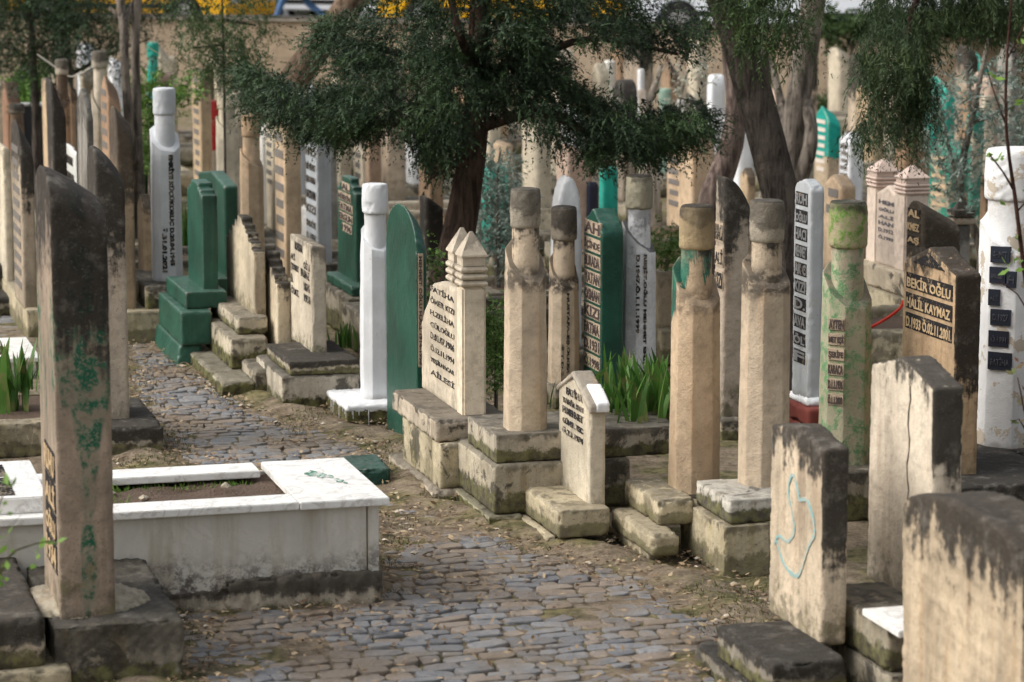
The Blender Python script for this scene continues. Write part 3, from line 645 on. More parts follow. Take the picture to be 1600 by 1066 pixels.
t.step(348, 623, 297, 402, 598, PL(base=(.42, .38, .28), mh=.8, moss=1)); t.step(362, 578, 316, 420, 530, PL(base=(.5, .44, .33), mh=.5, moss=1)); t.step(371, 524, 329, 418, 497, plinthA)
t.slab('steps', 398, 492, 355, 416, 392, stepm, ypk=337, vox=.012, chip=.01)
t = Tomb('green painted gravestone with narrow notched top on three flared green steps', group=G_M)
t.step(276, 575, 223, 322, 541, green, chip=.003, taper=.03); t.step(283, 541, 248, 332, 488, green, chip=.003); t.step(290, 484, 259, 356, 457, green, chip=.003)
t.slab('notch', 317, 452, 294, 342, 306, green, ypk=283, vox=.012, chip=.002)
t = Tomb('broad green gabled headstone standing behind the narrow notched green one', group=G_M)
t.step(340, 478, 286, 386, 434, green, chip=.003)
t.slab('gable', 352, 432, 312, 374, 291, green, ypk=267, vox=.014, chip=.002)
t = Tomb('white pillar with black upright name and dates, beside the green gravestones', group=G_M)
t.step(220, 536, 186, 268, 486, plinthC); t.step(228, 486, 200, 268, 448, plinthB)
t.pillar(259, 440, 49, 236, 196, 180, 137, 32, 36, painted((.68, .70, .72), amt=.015, rough=.7, name='white_limewash'), painted((.58, .60, .62), amt=.015, rough=.7, name='white_limewash'), taper=.04)
u, v, hw, a, z0, zl, zh, zt = t.pc
t.upright('EMRİYE KÜÇÜKORUÇ D.20.04.1945', (u-a*.0, v-hw*.985, zl-.02), (zl-z0)*.86, a*.98, 'V', bold=.045)
t.upright('Ö.31.01.2021', (u-a*1.0, v-hw*.985, z0+(zl-z0)*.43), (zl-z0)*.36, a*.85, 'V', bold=.04, plate=None)
# =============================== left side, foreground ===============================
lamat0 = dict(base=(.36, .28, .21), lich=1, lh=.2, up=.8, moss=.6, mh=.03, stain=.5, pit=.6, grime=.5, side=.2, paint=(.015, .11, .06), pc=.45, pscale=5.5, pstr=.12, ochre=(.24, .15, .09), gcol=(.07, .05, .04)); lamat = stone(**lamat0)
t = Tomb('tall leaning headstone streaked with worn green paint in the left foreground', group=G_L)
t.step(85, 1082, 40, 288, 980, PL(base=(.26, .23, .18), lich=.9, lh=.35, up=.8, moss=.9, mh=.3, grime=.7), chip=.035, amp=.012)
t.slab('round', 94, 966, 70, 181, 318, lamat, ypk=258, slant=.14, vox=.012, chip=.008, curve=1.3)
u, v, w, th, h, z = t.b
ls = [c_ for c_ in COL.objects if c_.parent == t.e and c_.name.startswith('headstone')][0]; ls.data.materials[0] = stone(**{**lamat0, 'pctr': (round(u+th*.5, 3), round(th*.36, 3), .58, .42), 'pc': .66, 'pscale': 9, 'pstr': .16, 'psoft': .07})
mk('cement_collar', worn(cyl(u+th/2, v+w/2, [(z-.01, .31), (z+.012, .27), (z+.03, .2)], 20), .010, .012, .03), stone(base=(.42, .37, .28), lich=.2, up=.2, moss=.4, mh=.5), t.e)
t.lines(['RUHU', 'ALİ', 'OĞLU', '1934'], x0=.3, x1=.9, z1=.36, z0=.08, gap=.25, plate=blackplate, ink=ltan)
for i in range(11):
    zz = z+h*(.9-i*.048)
t = Tomb('tall slab with glossy black hooded top just behind the green streaked headstone', group=G_L)
t.step(150, 716, 118, 257, 670, PL(base=(.40, .35, .27), lich=1, lh=.4, up=1))
t.slab('round', 158, 656, 144, 203, 262, stone(base=(.46, .39, .31), lich=1, lh=.26, up=1, moss=.3, mh=.04, stain=.4, grime=.45, pit=.5), ypk=226, slant=.18, chip=.005, curve=1.6)
t = Tomb('broken stepped plinth block with dark cap in the bottom left corner', name='plinth_block', cat='plinth', group=None)
t.step(-60, 1100, -150, 112, 1056, plinthC); t.step(-70, 1052, -150, 72, 975, PL(base=(.48, .40, .3), lich=1, lh=.35, up=1), chip=.03)
# marble grave
G0 = at_z(592, 942, 0.0); Ht = z_for(G0, 776)
e = empty('marble_grave', G0, TH, label='white marble grave bed with open soil centre and a slanting inscribed tablet', cat='grave')
W = .92; LN = 3.4; zc = Ht-.035
def part(name, vf, mat, bev=.004): return mk(name, bevelled(vf, bev), mat, e)
cr = stone(base=(.42, .37, .29), lich=.9, lh=.25, up=.4, moss=.8, mh=.35, stain=.4, pit=.5, grime=.8)
mk('concrete_footing', worn(bmerge([box(-LN, -.012, -.05, .0, W, .12), box(-.72, -.035, -.05, .012, W+.02, .16)]), .014, .014, .06), cr, e)
part('side_panel', box(-LN, .0, .10, -.055, .03, zc), mdirty, .003)
part('end_panel', box(-.05, -.004, .14, .002, W, zc), mdirty, .003)
part('side_panel', box(-LN, W-.03, .1, -.052, W, zc), mdirty, .003)
part('rim_slab', box(-LN, -.03, zc, -.375, .17, Ht), marble)
part('rim_slab', box(-LN, W-.19, zc+.002, -.415, W+.02, Ht+.002), marble)
eb = part('end_slab', box(-.372, -.04, zc, .045, W+.03, Ht+.001), marble)
soil = NT('damp_soil'); co, gz, nz = soil.coords(); n1 = soil.noise(co, 9, 8); n2 = soil.noise(co, 60, 6)
soil = soil.out(soil.mix(n2, soil.mix(n1, (.035, .022, .015), (.11, .07, .045)), (.14, .1, .075)), .95, soil.bump(n2, .02))
gx = np.linspace(-LN, -.35, 90); gy = np.linspace(.02, W-.02, 26)
P = np.array([(x, y, 0) for x in gx for y in gy]); P[:, 2] = zc-.025+.012*wav(P, 3, 5)+.008*wav(P, 12, 6)
fs = [[i*26+j, (i+1)*26+j, (i+1)*26+j+1, i*26+j+1] for i in range(89) for j in range(25)]
m = pymesh(P, fs); smooth(m); mk('soil', m, soil, e)
tb = []
ta = at_z(66, 782, Ht); lu = (ta-G0).dot(U); lv = (ta-G0).dot(V)
x1 = lu; tab = [(-.0, 0), (0, .12), (.72, .22), (.72, 0)]
q = loft([[(x1-1.0, .06, Ht), (x1, .06, Ht), (x1, .06, Ht+.075), (x1-1.0, .06, Ht+.075)], [(x1-1.0, W-.1, Ht), (x1, W-.1, Ht), (x1, W-.1, Ht+.095), (x1-1., W-.1, Ht+.095)]])
tabo = mk('inscribed_tablet', bevelled(q, .006), marble, e)
sl = Vector((0, W-.16, .02)).normalized(); ms = []
for i, s_ in enumerate(['RUHUNA EL FATİHA', 'ALİ KIZI', 'FATMA KAYA', 'D.1938 Ö.2006']):
    ms.append(text_mesh(s_, .62, .11, (x1-.14-i*.2, .11, Ht+.079), sl, (-1, 0, 0), .004, .015))
for m_ in ms: mk('lettering', m_, INK(), tabo)
gp = inkm('green_paint_splotch', (.03, .15, .10), (.62, .62, .58), .50)
vs = []
sp = []
for (cx_, cy_, rr) in ((-.19, .60, .035), (-.16, .54, .03), (-.12, .50, .02), (-.1, .40, .022), (-.08, .33, .012), (-.2, .56, .02)):
    n = 11; sp.append(([(cx_+rr*R.uniform(.5, 1.3)*math.cos(6.283*i/n), cy_+2*rr*R.uniform(.5, 1.2)*math.sin(6.283*i/n), Ht+.0035) for i in range(n)]+[(cx_, cy_, Ht+.004)], [[i, (i+1) % n, n] for i in range(n)]))
mk('paint_splotch', pymesh(*bmerge(sp)), gp, eb)
# marble kerb at the far left
Pk = at_z(57, 592, 0); h2 = z_for(Pk, 558)
e = empty('marble_kerb', Pk, TH, label='low white marble grave kerb at the far left beyond the leafy plants', cat='grave')
mk('kerb_wall', bevelled(box(-2.2, 0, 0, 0, .05, h2-.03), .004), mdirty, e); mk('kerb_wall', bevelled(box(-2.2, .85, 0, 0, .9, h2-.03), .004), mdirty, e)
mk('end_wall', bevelled(box(-.05, .052, 0, -.002, .848, h2-.03), .004), mdirty, e)
mk('rim_slab', bevelled(box(-2.2, -.03, h2-.028, -.2, .16, h2), .004), marble, e); mk('rim_slab', bevelled(box(-2.2, .76, h2-.028, -.2, .93, h2), .004), marble, e)
mk('end_slab', bevelled(box(-.197, -.03, h2-.028, .03, .93, h2), .004), marble, e)
m = pymesh([(-2.2, .05, h2-.08), (-.05, .05, h2-.08), (-.05, .85, h2-.08), (-2.2, .85, h2-.08)], [[0, 1, 2, 3]]); mk('soil', m, soil, e)
# low planted kerb (soil and leafy plants) nearer
Pk = at_z(96, 712, 0)
e = empty('stone_kerb', Pk, TH, label='low mossy stone kerb holding dark soil and leafy plants at the left edge', cat='grave')
mk('kerb_wall', worn(box(-2.4, 0, 0, .2, .16, .2), .02, .008, .03), plinthC, e); mk('kerb_wall', worn(box(-2.4, 1.0, 0, .2, 1.12, .2), .02, .008, .03), plinthC, e)
m = pymesh([(-2.4, .1, .17), (.15, .1, .17), (.15, 1.05, .19), (-2.4, 1.05, .19)], [[0, 1, 2, 3]]); mk('soil', m, soil, e)

# =============================== background helpers ===============================
BGW = []
def bgs(label, kind, xl, xc, xr, yt, D, mat, ypk=None, slant=0, z=.25, rows=0, plate=None, base=True, chip=.006, e=.15, curve=1., group=G_B, vox=.022, rw=(.15, .85, .85, .3)):
    t = Tomb(label, group=group); BGW.append((xl-3, xr+3, D))
    if base:
        P0 = at_z(xc, yz(D), 0); s = F/D
        t.step(xc+.03*s, yz(D), xl-.10*s, xr+.25*s, yz(D, z), R.choice([plinthA, plinthB, plinthC]), vox=.035)
    t.slab(kind, xc, yz(D+.12, t.z), xl, xr, yt, mat, ypk=ypk, slant=slant, vox=vox, chip=chip, e=e, curve=curve)
    if rows:
        u, v, w, th, h, zb = t.b
        for i in range(rows):
            zt_ = zb+h*(rw[2]-(rw[2]-rw[3])*i/rows); hh = h*(rw[2]-rw[3])/rows*.5
            mk('inscription_panel', bevelled(box(u-.004, v+w*(rw[0]+R.uniform(0, .08)), zt_-hh, u+.01, v+w*(rw[1]-R.uniform(0, .12)), zt_), 0), plate or greyplate, t.e)
    return t
def bgp(label, x, w, ylo, yhi, yn, yt, wn, wc, D, mat, cap=None, z=.25, group=G_B, base=True, sdir=(.75, -.66)):
    t = Tomb(label, group=group); s = F/D; BGW.append((x-w/2-3, x+w/2+3, D))
    if base: t.step(x-.05*s, yz(D), x-w*.6-.1*s, x+w*.7+.2*s, yz(D, z), R.choice([plinthA, plinthB, plinthC]), vox=.035)
    t.pillar(x, yz(D+.15, t.z), w, ylo, yhi, yn, yt, wn, wc, mat, cap or capA, vox=.02, sdir=sdir); return t
greyplate = plain('grey_worn_inscription', (.17, .155, .14), .85, .2, .45, .002, 40)
tan1 = stone(base=(.56, .42, .27), lich=.8, lh=.06, up=.9, moss=.2, mh=.04, stain=.6, grime=.25)
tan2 = stone(base=(.60, .45, .30), lich=.4, lh=.02, up=.5, moss=.1, mh=.03, stain=.5, grime=.2, ochre=(.42, .22, .1))
brn = stone(base=(.36, .24, .15), lich=.8, lh=.1, up=.9, moss=.2, stain=.7, grime=.5)
dkt = stone(base=(.44, .36, .27), lich=1, lh=.3, up=1, moss=.2, stain=.6, grime=.5)
dk2 = stone(base=(.34, .29, .23), lich=1, lh=.5, up=1, moss=.2, stain=.6, grime=.7)
grey = stone(base=(.36, .34, .30), lich=.8, lh=.15, up=.8, moss=.2, stain=.3, grime=.7)
cream = stone(base=(.66, .58, .44), lich=.4, lh=.02, up=.5, moss=.1, stain=.4, grime=.15)
pink = stone(base=(.62, .46, .36), lich=.2, lh=.0, up=.3, moss=.1, stain=.5, grime=.2, ochre=(.5, .24, .16))
gtop = stone(base=(.58, .46, .32), lich=0, up=0, moss=.1, stain=.4, paint=(.01, .30, .24), pc=.5, pz=2.2)
# left background
bgs('small pale headstone with a tilted grey cap at the left edge', 'flat', -22, 9, 23, 228, 22, cream, slant=.03)
bgs('tan headstone with a column of worn letters and a grey lichen hood at the left', 'round', 23, 37, 59, 232, 20.5, dkt, ypk=183, slant=.2, rows=11, rw=(.1, .9, .85, .05))
bgp('dark weathered post with flat drum behind the hooded tan headstone', 30, 24, 195, 188, 178, 162, 20, 24, 24, brn, capC)
bgs('dark streaked tall slab with pale cream edge and slanting top near the left', 'flat', 79, 88, 110, 120, 21.5, dk2, slant=.30, ypk=None)
bgp('brown pillar with grey ribbed drum behind the dark streaked slab', 101, 26, 160, 133, 117, 92, 18, 21, 25, brn, capA)
bgs('grey lichened pointed slab left of the tall hooded black slab', 'point', 124, 141, 152, 190, 21, grey, ypk=136)
bgp('pale pillar with ribbed grey drum tall among the left background stones', 159, 30, 185, 140, 107, 79, 20, 25, 26, shaftB, capA)
bgs('brown slab with pointed slanting top and a column of dark letters', 'point', 162, 173, 194, 160, 24.5, stone(base=(.42, .27, .17), lich=.3, lh=0, up=.5, moss=.1, stain=.7), ypk=113, slant=.15, rows=9, rw=(.15, .9, .9, .2))
bgs('mottled brown and white crusted slab standing left of the white lettered pillar', 'round', 176, 187, 214, 215, 20.4, stone(base=(.40, .29, .19), lich=.9, lh=.35, up=.9, moss=.1, stain=.6, pit=1, grime=.6), ypk=162, slant=.15)
bgs('reddish brown headstone with pointed arch top at the far left', 'point', 6, 14, 36, 175, 30, stone(base=(.34, .19, .12), lich=.1, lh=0, stain=.5), ypk=127)
bgs('pale thin slab at the left edge behind the reddish pointed headstone', 'flat', -12, -3, 8, 132, 31, cream)
bgs('small white slab with black printed lines among the left stones', 'gable', 98, 122, 128, 240, 23.3, painted((.7, .7, .66), amt=.01), ypk=225, rows=5, plate=blackplate, rw=(.1, .9, .9, .15))
bgs('narrow pale pointed slab left of the white lettered pillar base', 'point', 216, 226, 241, 335, 21.3, tan1, ypk=302)
bgs('thin brown slab standing just left of the dark streaked tall slab', 'flat', 70, 76, 84, 124, 26, tan1)
bgs('brown slab behind the ribbed drum pillar at left', 'round', 106, 113, 126, 140, 28, brn, ypk=125, slant=.1)
bgp('teal painted pillar with round drum far back at the left', 241, 22, 118, 104, 90, 66, 16, 19, 33, teal, teal)
bgs('mottled brown round topped stone behind the white lettered pillar', 'round', 247, 253, 274, 135, 31, stone(base=(.34, .24, .18), lich=.6, lh=.2, up=.5, pit=1), ypk=112)
bgs('tall fluted tan slab with dark edge letters right of the white lettered pillar', 'flat', 303, 316, 334, 112, 26.5, tan1, rows=12, rw=(.2, .8, .95, .1), ypk=None)
bgs('thin grey brown slab left of the red topped pillar', 'round', 322, 328, 338, 110, 30, brn, ypk=100)
bgp('pillar with bright red drum and red streaked shaft', 337, 18, 225, 205, 187, 156, 13, 16, 29, stone(base=(.60, .48, .36), paint=(.45, .02, .02), pc=.3, pz=2, lich=0, up=0), redp)
bgp('thick cream pillar with plain drum behind the green stones', 356, 38, 209, 182, 170, 146, 27, 31, 24.5, cream, cream)
bgp('tan pillar with orange drum and a strip of faded upright letters', 394, 39, 262, 232, 214, 178, 27, 30, 21.8, tan2, stone(base=(.52, .36, .22), lich=.3, lh=.05, up=.5, moss=0, stain=.6))
bgs('white narrow slab between the tan drum pillar and fluted inscribed slab', 'round', 404, 412, 424, 225, 26, painted((.74, .72, .66), amt=.01), ypk=190)
bgs('tall fluted tan slab with faint grey lettering and mottled top under the branch', 'round', 431, 447, 473, 160, 22.2, tan2, ypk=134, rows=8, rw=(.1, .9, .75, .05))
bgs('pale inscribed slab left of the fluted tan slab', 'flat', 416, 428, 440, 150, 25.5, cream, rows=8)
bgs('small white wedge of marble leaning beside the white chipped slab', 'gable', 468, 482, 486, 330, 23.2, marble, ypk=320)
# middle background
bgs('brown slab behind the green stepped headstone', 'flat', 570, 577, 597, 200, 27, stone(base=(.36, .26, .18), lich=.2), )
bgs('pale slab with faint print left of the brown one', 'gable', 553, 566, 572, 235, 28, cream, ypk=225, rows=3)
bgs('dark brown slab between the rounded green pillar and the cypress trunk', 'flat', 655, 666, 694, 305, 20.6, dk2, slant=.1)
bgs('grey brown slab in shade right of the rounded green pillar', 'flat', 686, 694, 708, 330, 23, brn)
bgs('pink tan broad slab behind the white rounded slab', 'flat', 868, 886, 926, 225, 24, pink, slant=.1)
bgs('teal painted slab behind the dark green inscribed one', 'flat', 934, 940, 966, 262, 22, teal)
bgs('deep blue narrow slab behind the dark green inscribed one', 'flat', 915, 918, 936, 285, 24, plain('navy_paint', (.012, .015, .035), .6))
bgs('teal painted round slab behind the grey leaved shrub', 'round', 752, 764, 796, 290, 24, teal, ypk=258)
bgs('tan slab seen between the shrub and the cypress trunk', 'flat', 770, 790, 802, 225, 29, tan2)
bgs('pale pointed slab under the cypress, left of the sooty rounded slab', 'point', 922, 934, 952, 125, 31, cream, ypk=97)
bgs('white wedge topped slab under the cypress', 'flat', 942, 948, 962, 95, 34, painted((.7, .68, .62), amt=.01))
bgs('tan slab with mottled sooty rounded top under the cypress', 'round', 955, 972, 997, 160, 28, dk2, ypk=124, rows=6)
bgs('thin bright white slab left of the forked pale tree', 'flat', 994, 998, 1007, 108, 33, white)
bgp('sage green pillar behind the forked pale tree', 1040, 26, 205, 190, 166, 138, 20, 23, 31, painted((.22, .33, .26), amt=.02), painted((.22, .33, .26), amt=.02))
bgs('white narrow flared slab next to the sooty topped inscribed slab', 'point', 1054, 1060, 1069, 172, 31, white, ypk=152)
bgs('tan inscribed slab with black sooty hooded top', 'round', 1064, 1079, 1106, 185, 27.5, dkt, ypk=142, slant=.15, rows=7)
bgs('bright white slab with rounded head right of the sooty hooded slab', 'round', 1102, 1110, 1133, 135, 30, white, ypk=116)
bgs('wide beige inscribed slab with grey worn print and brown edge', 'gable', 1040, 1080, 1116, 205, 23.5, tan2, ypk=185, rows=8, rw=(.45, .95, .93, .3))
bgs('tan block headstone between the leaning trunks', 'gable', 1154, 1166, 1180, 275, 25, tan1, ypk=262)
bgs('rough tan slab right of the white lettered pillar', 'round', 1018, 1026, 1064, 440, 19.5, stone(base=(.46, .37, .25), lich=.4, lh=.1, up=.5, stain=.8), ypk=424)
bgs('weathered stump like slab below the grey leaning slab', 'flat', 1236, 1246, 1256, 250, 25, brn)
# right background
bgs('tan slab with teal painted slanting top and rows of pale print', 'point', 1270, 1291, 1313, 195, 27.5, gtop, ypk=163, rows=7, plate=plain('pale_inset_rows', (.62, .55, .48), .8), slant=.1)
bgs('white slab with rows of grey print beside the teal topped slab', 'gable', 1309, 1326, 1348, 220, 27, painted((.68, .69, .72), amt=.01), ypk=207, rows=6)
bgs('small tan gabled headstone with two square panels', 'gable', 1284, 1312, 1336, 292, 22.5, tan2, ypk=272, rows=2, rw=(.15, .8, .85, .5))
bgs('pale kerb stone slab left of the pink finial headstone', 'flat', 1322, 1334, 1352, 330, 24, cream)
bgs('brown wall like slab behind the pink finial headstone', 'flat', 1395, 1412, 1452, 205, 28, brn)
bgp('teal painted pillar with dark drum behind the grey leaved tree', 1460, 24, 182, 165, 152, 130, 19, 22, 29, teal, teal)
bgs('broad green smeared slab with tan print behind the grey leaved tree', 'point', 1448, 1482, 1512, 262, 24.5, stone(base=(.52, .44, .32), lich=0, up=0, paint=(.04, .26, .18), pc=.6), ypk=220, rows=6, plate=tan1)
bgs('second green smeared slab close to the thick white pillar', 'round', 1505, 1516, 1536, 190, 26.5, stone(base=(.45, .40, .3), lich=0, up=0, paint=(.04, .22, .16), pc=.6), ypk=175)
bgs('tall cream slab behind the thick white pillar', 'flat', 1528, 1535, 1552, 150, 29, cream)
bgs('brown slab far right behind the grey leaved tree', 'round', 1496, 1510, 1528, 150, 31, brn, ypk=140)
t = bgs('low grey post with ringed dark cap right of the sooty rounded stone', 'flat', 1482, 1490, 1515, 352, 20.8, grey)
u, v, w, th, h, zb = t.b
mk('ringed_cap', bevelled(loft([[(u-b, v-b, zb+h+q), (u+th+b, v-b, zb+h+q), (u+th+b, v+w+b, zb+h+q), (u-b, v+w+b, zb+h+q)] for q, b in ((0, 0), (.01, .02), (.05, .025), (.06, 0), (.07, .02), (.11, .02), (.12, -.01), (.17, -.04))]), 0), dk2, t.e)
bgs('dark shadowed slab low beside the thick white pillar', 'round', 1526, 1536, 1548, 280, 21, brn, ypk=272)
# kerbs and grave boxes filling the ground
def kerb(label, x0, y0, wid, ln, h, mat, cat='grave', fill=True):
    P = at_z(x0, y0, 0); e = empty('stone_grave', P, TH, label=label, cat=cat, group='stone grave beds')
    mk('kerb_frame', worn(bmerge([box(0, 0, 0, ln, .14, h), box(0, wid-.14, 0, ln, wid, h), box(0, 0, 0, .14, wid, h), box(ln-.14, 0, 0, ln, wid, h)]), .03, .006, .015), mat, e)
    m = pymesh([(.1, .1, h*.8), (ln-.1, .1, h*.8), (ln-.1, wid-.1, h*.8), (.1, wid-.1, h*.8)], [[0, 1, 2, 3]]); mk('soil', m, soil, e)
kerb('pale stone grave bed behind the green stepped headstone', 520, 408, 1.0, 2.2, .42, cream)
kerb('pale stone grave bed left of the cypress trunk', 430, 395, .9, 1.9, .35, cream)
kerb('weathered grave bed behind the stepped headstones', 395, 475, 1.0, 1.7, .3, plinthB)
kerb('low mossy grave bed behind the whitewashed pillar', 570, 560, .8, 1.9, .3, plinthB)
kerb('grave bed of rough beige stone beyond the white lettered pillar', 255, 385, 1.0, 2., .35, plinthA)
kerb('stone grave bed under the shrub right of the cypress trunk', 762, 520, 1.0, 2.3, .3, plinthA)
kerb('beige grave bed behind the scorched drum pillar', 1015, 470, 1.0, 2.2, .5, tan1)
kerb('grave bed behind the leaning tree trunk', 1130, 395, 1.0, 2.2, .4, cream)
kerb('beige grave bed in front of the pink finial headstone', 1330, 600, 1.2, 2.6, .35, plinthC)
kerb('grave bed beyond the teal topped slab', 1240, 330, 1.0, 2.4, .5, cream)
kerb('far pale grave bed near the boundary wall at right', 1300, 245, 1.2, 2.4, .5, cream)
kerb('dark grave bed left of the white lettered pillar', 120, 470, 1.0, 2.0, .3, plinthB)
for i, (y, h, lab) in enumerate(((482, .16, 'lowest'), (452, .34, 'second lowest'), (425, .52, 'second highest'), (398, .72, 'highest'))):
    P = at_z(46, y+h*80, 0); e = empty('stone_ledge', P, TH, label=lab+' of the layered stone ledges at the left edge', cat='ledge', group='layered ledges')
    mk('ledge', worn(box(-1.6, 0, 0, 0, .5, h), .03, .006, .03), plinthD, e)
# =============================== crowd further back ===============================
used = 0; Rb = random.Random(21)
mats = [tan1, tan2, brn, dkt, tan1, grey, cream, pink, cream, white, greyw, teal]
wd_ = 0
cols = ['tan', 'orange tan', 'brown', 'sooty tan', 'sandy', 'grey', 'cream', 'pinkish', 'pale cream', 'white', 'grey painted', 'teal']
spots = ['near the boundary wall', 'beyond the cypress', 'behind the leaning trunk', 'on the far right', 'on the far left', 'in the middle distance']
slots = []; ORD = ['first', 'second', 'third', 'fourth', 'fifth', 'sixth', 'seventh', 'eighth', 'ninth', 'tenth', 'eleventh', 'twelfth', 'thirteenth', 'fourteenth', 'fifteenth', 'sixteenth', 'seventeenth', 'eighteenth', 'nineteenth', 'twentieth', 'twenty-first', 'twenty-second', 'twenty-third', 'twenty-fourth', 'twenty-fifth', 'twenty-sixth', 'twenty-seventh', 'twenty-eighth']; ROWN = ['nearest', 'second', 'third', 'fourth', 'fifth', 'last']
for ri, D in enumerate((26.2, 28.6, 31, 33.6, 36.2, 38.6)):
    X = -D*.175; oi_ = 0
    while X < D*.19:
        slots.append((X+Rb.uniform(-.15, .15), D+Rb.uniform(-.4, .4)+X*.27, ri, oi_)); oi_ += 1; X += Rb.uniform(.62, 1.2)
PROT = []
for k in range(14):
    kind = ['round', 'gable', 'point', 'flat', 'ogee', 'round', 'notch'][k % 7]; w = Rb.uniform(.35, .55); th = Rb.uniform(.12, .2); h = Rb.uniform(.95, 1.5)
    q = prism(prof(kind, w, h, .15), 0, th); q = ([(x-th/2, y-w/2, z+.2) for x, y, z in q[0]], q[1])
    sl = Rb.choice([0, .1, .2])
    def post(Q, sl=sl, h=h, th=th):
        kz = np.clip((Q[:, 2]-.2-h*.6)/(h*.4), 0, 1); Q[:, 2] -= sl*kz*np.clip((Q[:, 0]+th/2)/th, 0, 1); return Q
    PROT.append((kind, worn(q, .03, .004, .01, post=post), w, th, h))
BASE = worn(box(-.3, -.4, -.02, .7, .4, .22), .04, .006, .02)
for k, (X, D, ri, oi_) in enumerate(slots):
    if D > 39.5: continue
    x = 800+F*X/D
    if 222 < x < 268 and D < 34 or any(a-14 < x < b+4 and D < q+.3 for a, b, q in BGW if q > 22): continue
    kind, me, w, th, h = PROT[k % 14]; mi = Rb.choice((0, 0, 1, 1, 2, 2, 3, 3, 4, 5, 5, 6, 6, 7, 7, 8, 8, 9, 10, 11))
    place = 'far left' if x < 220 else 'left of centre' if x < 560 else 'behind the cypress crown' if x < 1000 else 'behind the leaning trunk' if x < 1280 else 'far right'
    dist = 'just beyond the named rows' if D < 29 else 'in the middle distance' if D < 34 else 'close to the boundary wall'
    sh = {'round': 'rounded', 'gable': 'gabled', 'point': 'pointed', 'flat': 'square', 'ogee': 'ogee', 'notch': 'notched'}[kind]
    e = empty('tombstone', (X, D, 0), TH+Rb.uniform(-.08, .08), label='%s %s headstone, %s from the left in the %s far row' % (cols[mi], sh, ORD[oi_], ROWN[ri]), cat='tombstone', group=G_B)
    e.rotation_euler[0] = Rb.uniform(-.03, .03); s = Rb.uniform(.85, 1.05)
    o = mk('headstone', me, None, e); o.scale = (1, 1, s)
    o2 = mk('plinth', BASE, None, e)
    for oo, mm in ((o, mats[mi]), (o2, plinthA if k % 2 else plinthB)):
        if not oo.data.materials: oo.data.materials.append(mm)
        oo.material_slots[0].link = 'OBJECT'; oo.material_slots[0].material = mm
# =============================== ground, path, wall, street ===============================
gm = NT('earth_and_moss'); co, gz, nz = gm.coords(); tc = gm.nd('ShaderNodeTexCoord').outputs['Object']
n1 = gm.noise(tc, 1.1, 8, .6); n2 = gm.noise(tc, 11, 9, .7); n3 = gm.noise(tc, 55, 6, .7); n4 = gm.noise(tc, 2.7, 6, .6)
c = gm.mix(gm.ramp(n2, .3, .7), (.12, .09, .062), (.30, .24, .17))
c = gm.mix(gm.math('MULTIPLY', gm.ramp(n3, .5, .7), .6), c, (.36, .29, .2))
c = gm.mix(gm.math('MULTIPLY', gm.ramp(n3, .5, .32), .5), c, (.05, .035, .025))
c = gm.mix(gm.math('MULTIPLY', gm.ramp(n4, .46, .6), .8), c, gm.mix(gm.ramp(n2, .35, .65), (.05, .055, .02), (.22, .19, .08)))
gmat = gm.out(c, .95, gm.bump(n3, .012, 1, gm.bump(n2, .03)), .2)
def pip(x, y, poly):
    c = np.zeros(np.shape(x), bool); n = len(poly)
    for i in range(n):
        x1, y1 = poly[i]; x2, y2 = poly[(i+1) % n]
        if y1 == y2: continue
        c ^= ((y1 > y) != (y2 > y)) & (x < (x2-x1)*(y-y1)/(y2-y1)+x1)
    return c
PATHPX = [(270, 1300), (270, 960), (500, 948), (600, 925), (604, 800), (560, 730), (300, 740), (262, 715), (215, 640), (205, 600), (200, 548), (120, 520), (60, 505), (60, 520), (0, 545), (-60, 560), (-60, 500), (0, 488), (170, 490), (300, 575), (400, 640), (440, 655), (520, 680), (610, 700), (606, 790), (702, 806), (815, 850), (940, 886), (1032, 918), (1122, 962), (1170, 1020), (1100, 1120), (1050, 1300)]
PATHW = [(p.x, p.y) for p in (at_z(x, y) for x, y in PATHPX)]
def edge_dist(x, y):
    d = np.full(np.shape(x), 1e9); n = len(PATHW)
    for i in range(n):
        ax, ay = PATHW[i]; bx, by = PATHW[(i+1) % n]; dx, dy = bx-ax, by-ay
        t = np.clip(((x-ax)*dx+(y-ay)*dy)/(dx*dx+dy*dy+1e-9), 0, 1); d = np.minimum(d, np.hypot(x-ax-t*dx, y-ay-t*dy))
    return np.where(pip(x, y, PATHW), d, -d)
xs = np.concatenate([[-900, -300, -100, -40, -20, -12, -8, -6, -4.6], np.arange(-3.6, 3.6, .05), [4, 5, 6.5, 9, 14, 25, 60, 200, 900]])
ys = np.concatenate([[-30, 0, 5, 7.5], np.arange(8.6, 22, .055), np.arange(22.3, 34, .4), [36, 38, 40, 41.5, 60, 120, 400, 3000]])
X, Y = np.meshgrid(xs, ys, indexing='ij'); P = np.stack([X.ravel(), Y.ravel(), np.zeros(X.size)], 1)
ed = edge_dist(P[:, 0], P[:, 1]); near = (np.abs(P[:, 0]) < 3.7) & (P[:, 1] > 8.5) & (P[:, 1] < 22)
wv = wav(P, .9, 3)*.5+wav(P, 2.6, 4)*.4+wav(P, 7, 5)*.2
z = np.where(ed > 0, -.0+.012*np.clip(wv, -1, 1.6), .0+.018*wv)
z += .045*np.exp(-((ed+.14)/.14)**2)
P[:, 2] = np.where(near, z, -.01); P[:, 2] = np.where(P[:, 1] > 22, .02*np.sin(P[:, 0]*2)*np.cos(P[:, 1]*1.7)-.01, P[:, 2])
nx_, ny_ = len(xs), len(ys); ii, jj = np.meshgrid(np.arange(nx_-1), np.arange(ny_-1), indexing='ij'); a = (ii*ny_+jj).ravel()
